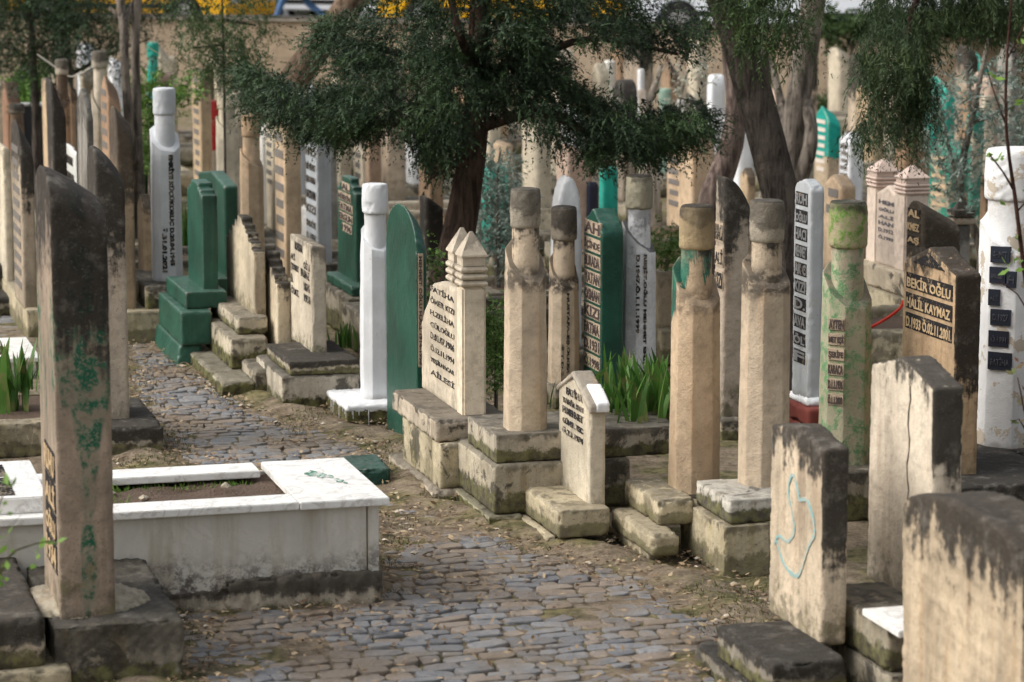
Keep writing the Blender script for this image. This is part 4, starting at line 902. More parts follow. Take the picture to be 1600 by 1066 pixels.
me = pymesh(P, np.stack([a, a+ny_, a+ny_+1, a+1], 1).tolist()); smooth(me); tag(mk('ground', me, gmat), kind='structure')
# cobbles
cb = NT('damp_basalt_cobbles'); co, gz, nz = cb.coords(); tc = cb.nd('ShaderNodeTexCoord').outputs['Object']; g = cb.nd('ShaderNodeNewGeometry')
n2 = cb.noise(tc, 14, 9, .7); n3 = cb.noise(tc, 70, 5, .7); n1 = cb.noise(tc, 1.6, 7, .6)
rd = g.outputs['Random Per Island']
c = cb.mix(rd, (.13, .135, .15), (.24, .24, .245)); c = cb.mix(cb.ramp(n2, .45, .7, 0, .6), c, (.33, .31, .28))
c = cb.mix(cb.math('MULTIPLY', cb.ramp(cb.math('FRACT', cb.math('MULTIPLY', rd, 7.3)), .78, .82), .6), c, (.30, .22, .15))
c = cb.mix(cb.math('MULTIPLY', cb.ramp(n1, .44, .62), .8), c, cb.mix(n3, (.10, .075, .05), (.27, .20, .13)))
c = cb.mix(cb.ramp(n3, .56, .72, 0, .5), c, (.05, .04, .03))
cmat = cb.out(c, cb.ramp(n2, .3, .7, .38, .75), cb.bump(n3, .006, 1, cb.bump(n2, .022)), .5)
vs = []; fs = []; Rc = random.Random(3)
def cobble(cx, cy, a, lx, ly, h):
    n = 16; k = len(vs); pts = []; w1, w2 = Rc.uniform(0, 6.28), Rc.uniform(0, 6.28)
    for i in range(n):
        t_ = 6.2832*i/n; g_ = 1+.05*math.sin(3*t_+w1)+.045*math.sin(5*t_+w2)+Rc.uniform(-.025, .025); q = (abs(math.cos(t_))**6+abs(math.sin(t_))**6)**(-1/6)
        pts.append((math.cos(t_)*q*lx*g_*.97, math.sin(t_)*q*ly*g_*.96))
    ca, sa = math.cos(a), math.sin(a); tx, ty = Rc.uniform(-.07, .07), Rc.uniform(-.07, .07)
    for s_, zz in ((1.0, -.04), (.995, h*.5), (.96, h*.95), (.88, h)):
        for px, py in pts:
            px *= s_; py *= s_; vs.append((cx+px*ca-py*sa, cy+px*sa+py*ca, zz+(px*tx+py*ty if zz > 0 else 0)))
    vs.append((cx, cy, h*1.03))
    for r_ in range(3):
        for i in range(n): j = (i+1) % n; fs.append([k+r_*n+i, k+r_*n+j, k+(r_+1)*n+j, k+(r_+1)*n+i])
    for i in range(n): fs.append([k+3*n+i, k+3*n+(i+1) % n, k+4*n])
row = 0; v_ = 8.0
cand = []
while v_ < 24:
    hy = Rc.uniform(.03, .057); u_ = -3.5+Rc.random()*.1
    while u_ < 8:
        hx = Rc.uniform(.03, .098); p = U*(u_+hx)+V*(v_+hy+Rc.uniform(-.012, .012)); cand.append((p.x, p.y, hx, hy)); u_ += 2*hx+.006
    v_ += 2*hy+.005
cx = np.array([c_[0] for c_ in cand]); cy = np.array([c_[1] for c_ in cand]); ed = edge_dist(cx, cy)
lowf = wav(np.stack([cx, cy, cx*0], 1), .8, 9)
for (x_, y_, hx, hy), e_, lf_ in zip(cand, ed, lowf):
    if e_ < -.05 or (e_ < .08 and Rc.random() < .3): continue
    h_ = .009+.010*Rc.random()-(.011 if lf_ > .3 else 0)-(.006 if e_ < .12 else 0)
    cobble(x_, y_, TH+Rc.uniform(-.2, .2), hx*.98, hy*.96, max(h_, .004))
me = pymesh(vs, fs); smooth(me); o = tag(mk('path', me, cmat), kind='structure')
# debris on the path
def leafcloud(C, Dv, L, W, tone=None, curl=0., name='m', Nn=None):
    """many small diamond leaves: centre, direction, length, width"""
    n = len(C); Dv = Dv/np.linalg.norm(Dv, axis=1)[:, None]
    rn = NR.normal(size=(n, 3)) if Nn is None else Nn
    S = np.cross(Dv, rn); S /= np.linalg.norm(S, axis=1)[:, None]+1e-9
    L = np.broadcast_to(L, n)[:, None]; W = np.broadcast_to(W, n)[:, None]
    P = np.stack([C, C+Dv*L*.45+S*W*.5, C+Dv*L, C+Dv*L*.45-S*W*.5], 1).reshape(-1, 3).astype(np.float32)
    me = bpy.data.meshes.new(name); me.vertices.add(4*n); me.vertices.foreach_set('co', P.ravel())
    me.loops.add(4*n); me.loops.foreach_set('vertex_index', np.arange(4*n, dtype=np.int32))
    me.polygons.add(n); me.polygons.foreach_set('loop_start', np.arange(0, 4*n, 4, dtype=np.int32)); me.polygons.foreach_set('loop_total', np.full(n, 4, dtype=np.int32))
    at = me.attributes.new('tone', 'FLOAT', 'FACE'); at.data.foreach_set('value', (NR.random(n) if tone is None else tone).astype(np.float32))
    me.update(); me.validate(); return me
def leafmat(name, c0, c1, c2=None, rough=.6, trans=.25, ns=3.):
    t = NT(name); a = t.nd('ShaderNodeAttribute', attribute_name='tone'); tc = t.nd('ShaderNodeTexCoord').outputs['Object']
    n = t.noise(tc, ns, 4); c = t.mix(a.outputs['Fac'], c0, c1)
    if c2: c = t.mix(t.ramp(n, .5, .68, 0, .7), c, c2)
    t.out(c, rough, None, .3)
    tr = t.nd('ShaderNodeBsdfTranslucent'); t.put(tr.inputs['Color'], c); ms = t.nd('ShaderNodeMixShader'); ms.inputs[0].default_value = trans
    t.l.new(t.b.outputs[0], ms.inputs[1]); t.l.new(tr.outputs[0], ms.inputs[2]); t.l.new(ms.outputs[0], t.n['Material Output'].inputs[0]); return t.m
n = 45000; C = np.stack([NR.uniform(-3, 3, n), NR.uniform(9.5, 21, n), np.full(n, .0)], 1); e_ = edge_dist(C[:, 0], C[:, 1])
w_ = wav(C, .9, 9); keep = (NR.random(n) < np.where(e_ > .25, .12+.5*(w_ > .6), .85)) & (e_ > -.5); C = C[keep]; C[:, 2] = .03+.01*NR.random(len(C)); n = len(C)
Dv = NR.normal(size=(n, 3)); Dv[:, 2] *= .2; Nn = NR.normal(size=(n, 3))*.3+np.array([0, 0, 1])
tag(mk('leaf_litter', leafcloud(C, Dv, NR.uniform(.015, .05, n), NR.uniform(.008, .025, n), Nn=Nn), leafmat('dry_leaf', (.10, .055, .03), (.42, .32, .2), None, .8, .1)), kind='stuff')
# small rubble as individual-less scatter
vs = []; fs = []
def pebble(p, r, sq=.5):
    k = len(vs); V0 = [(1, 0, 0), (-1, 0, 0), (0, 1, 0), (0, -1, 0), (0, 0, 1), (0, 0, -1), (.6, .6, .5), (-.6, .6, .4), (.6, -.6, .5), (-.6, -.6, .4)]
    a_ = Rc.random()*6.28; bmx = bmesh.new()
    for a in V0: q = Vector(a)*r*Rc.uniform(.7, 1.1); q.z *= sq; q.rotate(Matrix.Rotation(a_, 3, 'Z')); bmx.verts.new(q+Vector(p))
    bmesh.ops.convex_hull(bmx, input=bmx.verts); bmx.verts.index_update()
    for v in bmx.verts: vs.append(tuple(v.co))
    for f in bmx.faces: fs.append([k+v.index for v in f.verts])
    bmx.free()
for i in range(1100):
    x_, y_ = Rc.uniform(-2.5, 2.6), Rc.uniform(10, 21); e1 = float(edge_dist(np.array(x_), np.array(y_)))
    if -.45 < e1 < .15: pebble((x_, y_, .025), Rc.uniform(.008, .028))
tag(mk('rubble', pymesh(vs, fs), stone(base=(.5, .43, .34), lich=0, up=0, moss=0)), kind='stuff')
# moss / weeds along the verges
n = 130000; C = np.stack([NR.uniform(-3.2, 3, n), NR.uniform(9.8, 24, n), np.zeros(n)], 1); e_ = edge_dist(C[:, 0], C[:, 1]); w_ = wav(C, 1.3, 31)
keep = (e_ < .18) & (e_ > -.45) & (w_ > .05); C = C[keep]; n = len(C); C[:, 2] = .0+.04*np.exp(-((e_[keep]+.14)/.14)**2)
Dv = NR.normal(size=(n, 3))*.6+np.array([0, 0, 1]); tag(mk('verge_grass', leafcloud(C, Dv, NR.uniform(.01, .035, n), .006), leafmat('mossy_grass', (.05, .055, .015), (.17, .17, .06), None, .8)), kind='stuff')
# boundary wall
A = Vector((-9.5, 46.3, 0)); B = Vector((8.5, 38.9, 0)); wd = (B-A); WL = wd.length; wa = math.atan2(wd.y, wd.x)
wm = NT('rendered_block_wall'); co, gz, nz = wm.coords(); tc = wm.nd('ShaderNodeTexCoord').outputs['Object']
br = wm.nd('ShaderNodeTexBrick'); mpn = wm.nd('ShaderNodeMapping'); wm.put(mpn.inputs[0], tc); mpn.inputs['Rotation'].default_value = (math.radians(90), 0, 0); wm.put(br.inputs['Vector'], mpn.outputs[0])
br.inputs['Scale'].default_value = 1; br.inputs['Brick Width'].default_value = .55; br.inputs['Row Height'].default_value = .28; br.inputs['Mortar Size'].default_value = .008
br.inputs['Color1'].default_value = (.34, .26, .18, 1); br.inputs['Color2'].default_value = (.28, .21, .145, 1); br.inputs['Mortar'].default_value = (.22, .17, .12, 1)
n1 = wm.noise(tc, .9, 8, .6); n2 = wm.noise(tc, 8, 8, .7)
c = wm.mix(wm.ramp(n1, .35, .65, 0, .8), br.outputs['Color'], (.42, .34, .25)); c = wm.mix(wm.ramp(n2, .5, .7, 0, .5), c, (.2, .14, .09))
wmat = wm.out(c, .9, wm.bump(n2, .02))
e = empty('boundary_wall', A, wa, label='long tan stone boundary wall with dark coping between cemetery and street', cat='wall')
mk('wall_face', bevelled(box(0, 0, -.2, WL, .3, 1.40), 0), wmat, e)
mk('coping', bevelled(bmerge([box(i*1.2, -.05, 1.402, i*1.2+1.19, .36, 1.48) for i in range(int(WL/1.2)+1)]), .01), stone(base=(.28, .25, .21), lich=.8, lh=.4, up=1), e)
asph = plain('worn_asphalt', (.07, .07, .072), .9, .2, .2, .01, 3)
S = (A+wd.normalized()*0); nd = Vector((-wd.y, wd.x, 0)).normalized(); dr_ = wd.normalized()
def strip(name, a0, a1, zt, mat, zb=-.02, L0=-200, L1=200):
    q = []
    for zz in (zb, zt):
        for k in (a0, a1):
            for l in (L0, L1): p = A+nd*k+dr_*l; q.append((p.x, p.y, zz))
    tag(mk(name, bevelled((q, [[0, 2, 3, 1], [4, 5, 7, 6], [0, 1, 5, 4], [1, 3, 7, 5], [3, 2, 6, 7], [2, 0, 4, 6]]), 0), mat), kind='structure')
strip('pavement', .302, 1.8, 1.17, plain('pavement_slabs', (.28, .26, .24), .9, .2, .2, .01, 2), .0)
strip('road', 1.802, 200, 1.04, asph, .0)
# cars in the street
glassm = plain('dark_car_glass', (.02, .025, .03), .08, .8, .05, 0); tyre = plain('tyre_rubber', (.02, .02, .02), .85, .2, .1, 0); chrome = plain('wheel_metal', (.45, .45, .46), .3, .6, .1, 0, metal=.9)
def car(label, name, cat, off, lane, col, flip=1, van=False, rot=0):
    p = A+dr_*off+nd*lane; p.z = 1.04; e = empty(name, p, wa+rot, label=label, cat=cat); L = 4.3 if not van else 6.2; Wd = 1.72; hb = .82 if not van else 1.15; ht = 1.45 if not van else 2.4
    paint = plain('car_paint', col, .25, .6, .03, 0)
    def arch(cx): return [(cx+.36*math.cos(a), .30+.36*math.sin(a)) for a in np.linspace(math.pi, 0, 9)]
    poly = [(0, .28)]+arch(.8)+arch(L-.85)+[(L, .28), (L+.02, .5), (L-.05, hb-.12), (L-.9 if not van else L-.1, hb), (.1, hb), (-.02, .6)]
    q = loft([[(x*flip if flip > 0 else L-x, y, z) for x, z in poly] for y in (0, Wd)]); mk('body', bevelled(q, .03), paint, e)
    cab = [(.25, hb), (L*.73, hb), (L*.58, ht), (L*.18, ht)] if not van else [(.1, hb), (L-.15, hb), (L-.75, ht), (.1, ht)]
    q = loft([[(x if flip > 0 else L-x, y, z-.01) for x, z in cab] for y in (.1, Wd-.1)]); mk('cabin', bevelled(q, .05), glassm, e)
    rf = [(cab[3][0], ht-.02), (cab[2][0], ht-.02), (cab[2][0]-.06, ht+.05), (cab[3][0]+.06, ht+.05)]; q = loft([[(x if flip > 0 else L-x, y, z) for x, z in rf] for y in (.12, Wd-.12)]); mk('roof', bevelled(q, .02), paint, e)
    for cx in (.8, L-.85):
        cx = cx if flip > 0 else L-cx
        for y in (.02, Wd-.2):
            w = mk('wheel', bevelled(loft([[(cx+r*math.cos(6.283*i/20), yy, .31+r*math.sin(6.283*i/20)) for i in range(20)] for yy, r in ((y, .24), (y+.01, .31), (y+.17, .31), (y+.18, .24))]), 0), tyre, e)
            mk('rim', bevelled(loft([[(cx+.19*math.cos(6.283*i/16), yy, .31+.19*math.sin(6.283*i/16)) for i in range(16)] for yy in (y-.008, y+.188)]), 0), chrome, w)
    for y in (.12, Wd-.42): mk('headlight', bevelled(box((L-.04 if flip > 0 else -.02), y, .52, (L+.03 if flip > 0 else .05), y+.3, .66), .01), plain('lamp_lens', (.6, .6, .6), .1, .6, .05, 0), e)
    mk('side_trim', bevelled(box(.9, -.012, .42, L-.95, .01, .5), .004), tyre, e)
car('yellow taxi parked behind the wall, left of the striding legs', 'taxi', 'taxi', -.2, 2.6, (.72, .38, .01), rot=.0)
car('yellow taxi passing behind the wall, beside the striding legs', 'taxi', 'taxi', 6.6, 3.1, (.75, .40, .01))
car('white car at the far left in the street behind the wall', 'parked_car', 'car', -5.0, 2.3, (.7, .72, .76))
car('white car further back in the street, between the two taxis', 'parked_car', 'car', 2.4, 5.6, (.72, .74, .78))
car('long white van in the street behind the cypress', 'van', 'van', 11.0, 3.2, (.68, .71, .76), van=True)
car('silver car in the street behind the leaning trunk at right', 'parked_car', 'car', 17.6, 2.6, (.6, .62, .64))
car('blue car in the street at the far right behind the hanging branch', 'parked_car', 'car', 22.3, 2.4, (.03, .08, .25), flip=-1)
# striding person on the pavement
def skin(name, pts, edges, mat, parent=None, sub=2, loc=None):
    me = bpy.data.meshes.new(name); me.from_pydata([p[:3] for p in pts], edges, []); o = bpy.data.objects.new(name, me); COL.objects.link(o)
    m = o.modifiers.new('s', 'SKIN'); 
    for i, p in enumerate(pts):
        r = p[3]; sv = me.skin_vertices[0].data[i] if me.skin_vertices else None
        if sv: sv.radius = r if hasattr(r, '__len__') else (r, r)
    return o
def person():
    p = A+dr_*6.3+nd*.95; p.z = 1.17
    e = empty('person', p, wa+math.pi, label='person in blue jeans and black coat striding left along the pavement above the wall', cat='person')
    J = {'pelvis': (0, 0, .93, .15), 'spine': (0, 0, 1.15, .15), 'chest': (.02, 0, 1.36, .165), 'neck': (.03, 0, 1.5, .06), 'head': (.06, 0, 1.6, .085), 'crown': (.055, 0, 1.69, .07),
         'hipL': (0, .1, .9, .095), 'kneeL': (.30, .1, .53, .062), 'ankL': (.46, .1, .13, .042), 'toeL': (.62, .1, .07, .035), 'hipR': (0, -.1, .9, .095), 'kneeR': (-.02, -.1, .49, .062), 'ankR': (-.40, -.1, .25, .042), 'toeR': (-.37, -.1, .09, .03),
         'shL': (.02, .2, 1.42, .06), 'elL': (-.12, .25, 1.15, .045), 'wrL': (-.02, .25, .93, .03), 'hdL': (.03, .25, .86, .032), 'shR': (.02, -.2, 1.42, .06), 'elR': (.05, -.26, 1.14, .045), 'wrR': (.22, -.25, .98, .03), 'hdR': (.28, -.25, .93, .032)}
    K = list(J); E = [('pelvis', 'spine'), ('spine', 'chest'), ('chest', 'neck'), ('neck', 'head'), ('head', 'crown')]
    for s_ in 'LR': E += [('pelvis', 'hip'+s_), ('hip'+s_, 'knee'+s_), ('knee'+s_, 'ank'+s_), ('ank'+s_, 'toe'+s_), ('chest', 'sh'+s_), ('sh'+s_, 'el'+s_), ('el'+s_, 'wr'+s_), ('wr'+s_, 'hd'+s_)]
    me = bpy.data.meshes.new('body'); me.from_pydata([J[k][:3] for k in K], [(K.index(a), K.index(b)) for a, b in E], [])
    o = bpy.data.objects.new('body', me); COL.objects.link(o); o.modifiers.new('s', 'SKIN'); sb = o.modifiers.new('b', 'SUBSURF'); sb.levels = sb.render_levels = 2
    for i, k in enumerate(K): me.skin_vertices[0].data[i].radius = (J[k][3],)*2; me.skin_vertices[0].data[i].use_root = (k == 'pelvis')
    dg = bpy.context.evaluated_depsgraph_get(); m2 = bpy.data.meshes.new_from_object(o.evaluated_get(dg)); bpy.data.objects.remove(o)
    mats_ = [plain('blue_denim', (.10, .19, .36), .85, .2, .25, .002, 40), plain('black_cloth', (.018, .018, .025), .9, .2), plain('skin', (.45, .28, .2), .6, .3)]
    ob = mk('body', m2, mats_[0], e); m2.materials.append(mats_[1]); m2.materials.append(mats_[2]); smooth(m2)
    for f in m2.polygons:
        c_ = f.center; f.material_index = 0 if c_.z < .95 and abs(c_.y) < .19 else 1
        if c_.z > 1.5 or (abs(c_.y) > .19 and c_.z < .95): f.material_index = 2
        if c_.z < .12 or (c_.x < -.3 and c_.z < .2): f.material_index = 1
    mk('coat', bevelled(loft([[(cx_+rx*math.cos(6.283*i/20), ry*math.sin(6.283*i/20), z_) for i in range(20)] for z_, rx, ry, cx_ in ((.58, .24, .27, -.02), (.8, .2, .24, -.01), (1.0, .17, .2, 0), (1.3, .18, .215, .01), (1.46, .12, .17, .02), (1.5, .07, .08, .03))]), 0), mats_[1], e)
    mk('hair', bevelled(loft([[(.045+rx*math.cos(6.283*i/16), rx*.85*math.sin(6.283*i/16), z_) for i in range(16)] for z_, rx in ((1.58, .085), (1.66, .108), (1.73, .1), (1.78, .06), (1.79, .02))]), 0), plain('dark_hair', (.02, .015, .01), .7), e)
    mk('nose', bevelled(frust(.13, -.015, 1.58, .165, .015, 1.625, .006), .004), mats_[2], e)
person()
p = A+dr_*7.1+nd*.42; e = tag(mk('black_bag', bevelled(loft([[(rx*math.cos(6.283*i/18)*(1-.15*math.sin(6.283*i/18)), .16*math.sin(6.283*i/18)*rx/.2, z_) for i in range(18)] for z_, rx in ((0, .17), (.05, .21), (.2, .2), (.32, .15), (.4, .07), (.42, .05))]), .01), plain('black_cloth', (.018, .018, .025), .9, .2)), 'bulging black bag set on the pavement behind the wall, beside the striding person', 'bag')
e.location = (p.x, p.y, 1.17); e.rotation_euler = (0, 0, wa)

# =============================== trees ===============================
def tube(pts, n=9, rough=.0, seed=0, ends=True):
    """pts: (Vector, radius)"""
    rr = random.Random(seed); Q = []
    for i in range(len(pts)-1):
        p0 = pts[max(i-1, 0)]; p1 = pts[i]; p2 = pts[i+1]; p3 = pts[min(i+2, len(pts)-1)]
        m = max(2, int((p2[0]-p1[0]).length/.12)) if rough else 4; m = min(m, 14)
        for k in range(m):
            f = k/m; q = .5*((2*p1[0])+(-p0[0]+p2[0])*f+(2*p0[0]-5*p1[0]+4*p2[0]-p3[0])*f*f+(-p0[0]+3*p1[0]-3*p2[0]+p3[0])*f**3)
            Q.append((q, p1[1]+(p2[1]-p1[1])*f))
    Q.append(pts[-1]); rings = []
    ph = [rr.uniform(0, 6.28) for _ in range(6)]
    for i, (q, r) in enumerate(Q):
        d = (Q[min(i+1, len(Q)-1)][0]-Q[max(i-1, 0)][0]).normalized(); a = d.cross(Vector((.13, .98, .1))).normalized(); b = d.cross(a)
        ring = []
        for k in range(n):
            t_ = 6.28318*k/n; rad = r*(1+rough*(.5*math.sin(3*t_+ph[0]+i*.06)+.35*math.sin(5*t_+ph[1]-i*.1)+.3*math.sin(2*t_+i*.35+ph[2])+.25*rr.uniform(-1, 1)))
            ring.append(tuple(q+a*math.cos(t_)*rad+b*math.sin(t_)*rad))
        rings.append(ring)
    return loft(rings, ends)
def bark(c0, c1, name='bark'):
    t = NT(name); tc = t.nd('ShaderNodeTexCoord').outputs['Object']; mp = t.nd('ShaderNodeMapping'); t.put(mp.inputs[0], tc); mp.inputs['Scale'].default_value = (22, 22, 3)
    n1 = t.noise(mp.outputs[0], 1, 9, .65, .6); n2 = t.noise(tc, 30, 6, .7); n3 = t.noise(tc, 4, 6)
    c = t.mix(t.ramp(n1, .38, .62), c0, c1); c = t.mix(t.ramp(n3, .5, .7, 0, .6), c, dk(c1, 1.3)); c = t.mix(t.ramp(n2, .55, .7, 0, .5), c, dk(c0, .5))
    return t.out(c, .9, t.bump(n2, .015, 1, t.bump(n1, .09)), .2)
bk_dark = bark((.04, .032, .028), (.15, .125, .105)); bk_red = bark((.05, .032, .024), (.16, .108, .08)); bk_grey = bark((.10, .085, .07), (.34, .29, .24)); bk_pale = bark((.3, .25, .2), (.55, .48, .4))
conif = leafmat('cypress_foliage', (.014, .028, .014), (.055, .095, .042), (.075, .13, .045), .65, .15, 2.2)
conif_lit = leafmat('light_cypress_foliage', (.03, .055, .02), (.085, .14, .05), (.12, .17, .05), .65, .25, 3)  # lighter green foliage of the thin conifer and the leaning pine
olive = leafmat('grey_green_leaf', (.10, .14, .11), (.32, .38, .33), (.06, .10, .06), .5, .2)
fresh = leafmat('fresh_green_leaf', (.10, .2, .03), (.25, .42, .08), None, .5, .35)
def sprays(cent, nsub, slen, leaf_l, leaf_w, droop=.5, spread=1., outward=None, rad=.1, seed=1, leaves=18):
    """feathery sprays: twig segments carrying small flat leaf tips on both sides"""
    r = np.random.default_rng(seed); n = len(cent)*nsub; C = np.repeat(cent, nsub, 0)+r.normal(size=(n, 3))*rad*.55
    D = r.normal(size=(n, 3))*spread; D[:, 2] = D[:, 2]*.6-droop
    if outward is not None: D += np.repeat(outward, nsub, 0)
    D /= np.linalg.norm(D, axis=1)[:, None]; S = np.cross(D, r.normal(size=(n, 3))); S /= np.linalg.norm(S, axis=1)[:, None]
    L = slen*r.uniform(.5, 1.2, n)
    f = r.random((n, leaves)); side = np.where(r.random((n, leaves)) < .5, 1., -1.)
    droopv = np.zeros((n, leaves, 3)); droopv[..., 2] = -(f**2)*L[:, None]*.25
    P = C[:, None]+D[:, None]*(f*L[:, None])[..., None]+droopv
    Q = D[:, None]*.9+S[:, None]*side[..., None]*(.75)+r.normal(size=(n, leaves, 3))*.28
    ll = leaf_l*(1.15-.6*f)*r.uniform(.7, 1.3, (n, leaves))
    tone = np.clip(np.repeat(r.random(n)[:, None], leaves, 1)*.6+f*.4+r.normal(size=(n, leaves))*.08, 0, 1)
    # stems as long thin leaves
    SN = r.normal(size=(n, 3))*.42+np.array([0, 0, 1.]); NNn = np.concatenate([np.repeat(SN[:, None], leaves, 1).reshape(-1, 3)+r.normal(size=(n*leaves, 3))*.18, SN])
    C2 = np.concatenate([P.reshape(-1, 3), C]); D2 = np.concatenate([Q.reshape(-1, 3), D]); L2 = np.concatenate([ll.ravel(), L]); W2 = np.concatenate([np.full(n*leaves, leaf_w)*r.uniform(.7, 1.4, n*leaves), np.full(n, leaf_w*.5)])
    return C2, D2, L2, W2, np.concatenate([tone.ravel(), np.zeros(n)]), NNn
UP = 20
def fill(polys, D, jit, count, seed, gap=-9, gf=1.6):
    r = np.random.default_rng(seed); out = []
    for poly, k in zip(polys, count):
        xs_ = [p[0] for p in poly]; ys_ = [p[1] for p in poly]; m = 0; tries = 0
        while m < k and tries < k*40:
            x = r.uniform(min(xs_), max(xs_)); y = r.uniform(min(ys_), max(ys_)); tries += 1
            if pip(np.array(x), np.array(y), poly):
                q = at_d(x, y-UP, D+r.normal()*jit)
                if gap > -5 and float(wav(np.array([[q.x, q.y*.6, q.z*1.3]]), gf, seed)[0]) < gap: continue
                out.append(tuple(q)); m += 1
    return np.array(out)
def px_tube(pts, D, n=9, rough=.12, seed=0):   # pts: (x, y, width px, depth offset)
    q = []
    for p in pts:
        d = D+(p[3] if len(p) > 3 else 0); q.append((at_d(p[0], p[1], d), p[2]/2*d/F))
    return tube(q, n, rough, seed)
def tree(label, cat, name, base, trunk, D, bkm, crown=None, cm=None, limbs=(), crown_name='crown', group=None, n=12):
    e = empty(name, Vector((at_d(base, 500, D).x, D, 0)), 0, label=label, cat=cat, group=group)
    inv = Matrix.Translation(-e.location)
    def put(nm, me, m): me.transform(inv); o = mk(nm, me, m, e); return o
    tm = bevelled(px_tube(trunk, D, n, .055, base), 0); smooth(tm); put('trunk', tm, bkm)
    for i, l in enumerate(limbs):
        lm = bevelled(px_tube(l, D, 7, .08, i), 0); smooth(lm); put('limb', lm, bkm)
    if crown is not None:
        me = leafcloud(*crown[:4], tone=crown[4], Nn=crown[5]); put(crown_name, me, cm)
    return e
def ground_y(D): return yz(D, -.1)
# main cypress
D1 = 19.4
main = [[(585, 60), (606, -30), (640, -80), (960, -90), (985, 10), (1010, 40), (1088, 62), (1082, 112), (1000, 120), (945, 98), (905, 108), (870, 95), (820, 118), (760, 130), (700, 140), (640, 140), (602, 120)],
        [(545, 130), (590, 110), (700, 110), (820, 100), (880, 130), (905, 160), (960, 195), (1040, 202), (1060, 212), (1020, 262), (960, 258), (920, 272), (880, 262), (850, 235), (790, 190), (740, 200), (700, 268), (665, 250), (610, 215), (540, 228), (485, 228), (450, 205), (470, 180), (560, 180), (590, 145), (520, 128)],
        [(378, 128), (420, 150), (475, 168), (530, 172), (600, 160), (600, 228), (540, 236), (480, 232), (430, 205), (395, 172)],
        [(985, 215), (1050, 222), (1098, 205), (1112, 222), (1070, 246), (1030, 270), (980, 272)],
        [(655, 240), (700, 230), (720, 262), (690, 292), (664, 275)], [(900, 240), (940, 240), (935, 282), (905, 280)],
        [(600, -60), (1000, -120), (1000, -40), (600, 0)], [(482, 75), (575, 55), (600, 130), (530, 140), (482, 112)]]
UP = 36
cen = fill(main, D1, .6, (300, 360, 130, 50, 20, 12, 70, 34), 5, -.15)
UP = 20
Cx = at_d(735, 60, D1); ow = cen-np.array(Cx); ow /= np.linalg.norm(ow, axis=1)[:, None]+1e-6; ow[:, 2] *= .4
cr = sprays(cen, 13, .215, .038, .0095, .42, .75, ow*.9, .085, 3, 20)
tree('large dark cypress with drooping feathery branches filling the upper middle', 'tree', 'cypress_tree', 700,
     [(672, ground_y(D1), 80), (694, 470, 62), (713, 390, 54), (731, 290, 46), (742, 210, 42), (748, 120, 38), (750, 20, 34), (752, -150, 26)], D1, bk_red, cr, conif,
     [[(738, 215, 26), (660, 190, 20, -.1), (560, 195, 16, -.2), (470, 190, 11, -.1), (395, 150, 6, 0)], [(742, 200, 24), (850, 175, 18, -.2), (930, 215, 14, -.2), (1030, 225, 10, -.1), (1120, 205, 5, 0)], [(746, 120, 22), (830, 90, 14, .3), (930, 60, 10, .3), (1060, 85, 5, .2)], [(746, 140, 20), (640, 90, 13, .3), (540, 60, 8, .2)], [(740, 250, 14), (700, 262, 8, -.3), (672, 280, 4, -.4)], [(748, 110, 18), (720, 60, 14, -.5), (700, -20, 9, -.6)]])
# thin conifer at left, lighter
D2 = 23.5
cen = fill([[(255, -50), (420, -50), (405, 20), (395, 70), (405, 110), (385, 150), (350, 142), (330, 115), (290, 118), (262, 92), (300, 66), (268, 30)], [(330, 40), (430, 60), (440, 110), (380, 150), (330, 140)]], D2, .35, (92, 14), 8, -.1)
cr = sprays(cen, 8, .26, .04, .009, .35, 1., None, .12, 4, 18)
tree('thin young conifer with loose light branches left of the big cypress', 'tree', 'young_conifer', 352, [(352, ground_y(D2), 5), (352, 300, 4), (350, 120, 4), (347, 0, 3), (345, -80, 3)], D2, bk_dark, cr, conif_lit, [[(350, 130, 5), (390, 120, 3)], [(349, 70, 5), (300, 75, 3)], [(347, 30, 5), (400, 40, 3)]])
D3 = 29
cen = fill([[(-20, -50), (150, -50), (145, 40), (118, 90), (90, 130), (50, 150), (20, 120), (-20, 135)], [(120, -40), (260, -40), (250, 60), (230, 130), (205, 120), (170, 150), (135, 110)]], D3, .5, (190, 64), 9, -.2)
cr = sprays(cen, 9, .34, .05, .012, .4, 1., None, .18, 5, 18)
tree('dark conifer with slim stem at the upper left corner', 'tree', 'conifer_tree', 58, [(58, ground_y(D3), 16), (57, 200, 14), (50, 60, 10), (40, -60, 8)], D3, bk_dark, cr, conif, [[(55, 110, 6), (10, 60, 3)], [(52, 80, 6), (110, 40, 3)], [(57, 150, 6), (150, 95, 5), (235, 60, 3)]])
tree('thick dark bare trunk at the upper left near the boundary wall', 'tree', 'bare_tree', 96, [(98, ground_y(37), 44), (98, 120, 34), (96, 60, 28), (95, -60, 26)], 37, bk_dark, None, None, [[(95, 0, 14), (70, -60, 8)]])
tree('slender grey brown twin stemmed tree left of the teal pillar', 'tree', 'twin_stem_tree', 208, [(222, ground_y(25), 24), (216, 250, 17), (212, 120, 15), (212, 40, 14), (222, -60, 12)], 25, bk_grey, None, None, [[(214, 262, 18), (202, 200, 16, -.1), (195, 100, 14, -.15), (192, 30, 16, -.1), (178, -40, 9)], [(194, 40, 14, -.1), (206, 10, 9), (232, -30, 6)], [(192, 30, 9), (170, 12, 6)]])
tree('brown leaning trunk crossing behind the big cypress at left', 'tree', 'leaning_tree', 430, [(395, ground_y(29), 60), (418, 210, 54), (440, 160, 50), (480, 95, 46), (530, 30, 44), (590, -60, 40)], 29, bark((.08, .05, .035), (.27, .19, .13)), None, None, [[(540, 20, 26), (620, -40, 18)]])
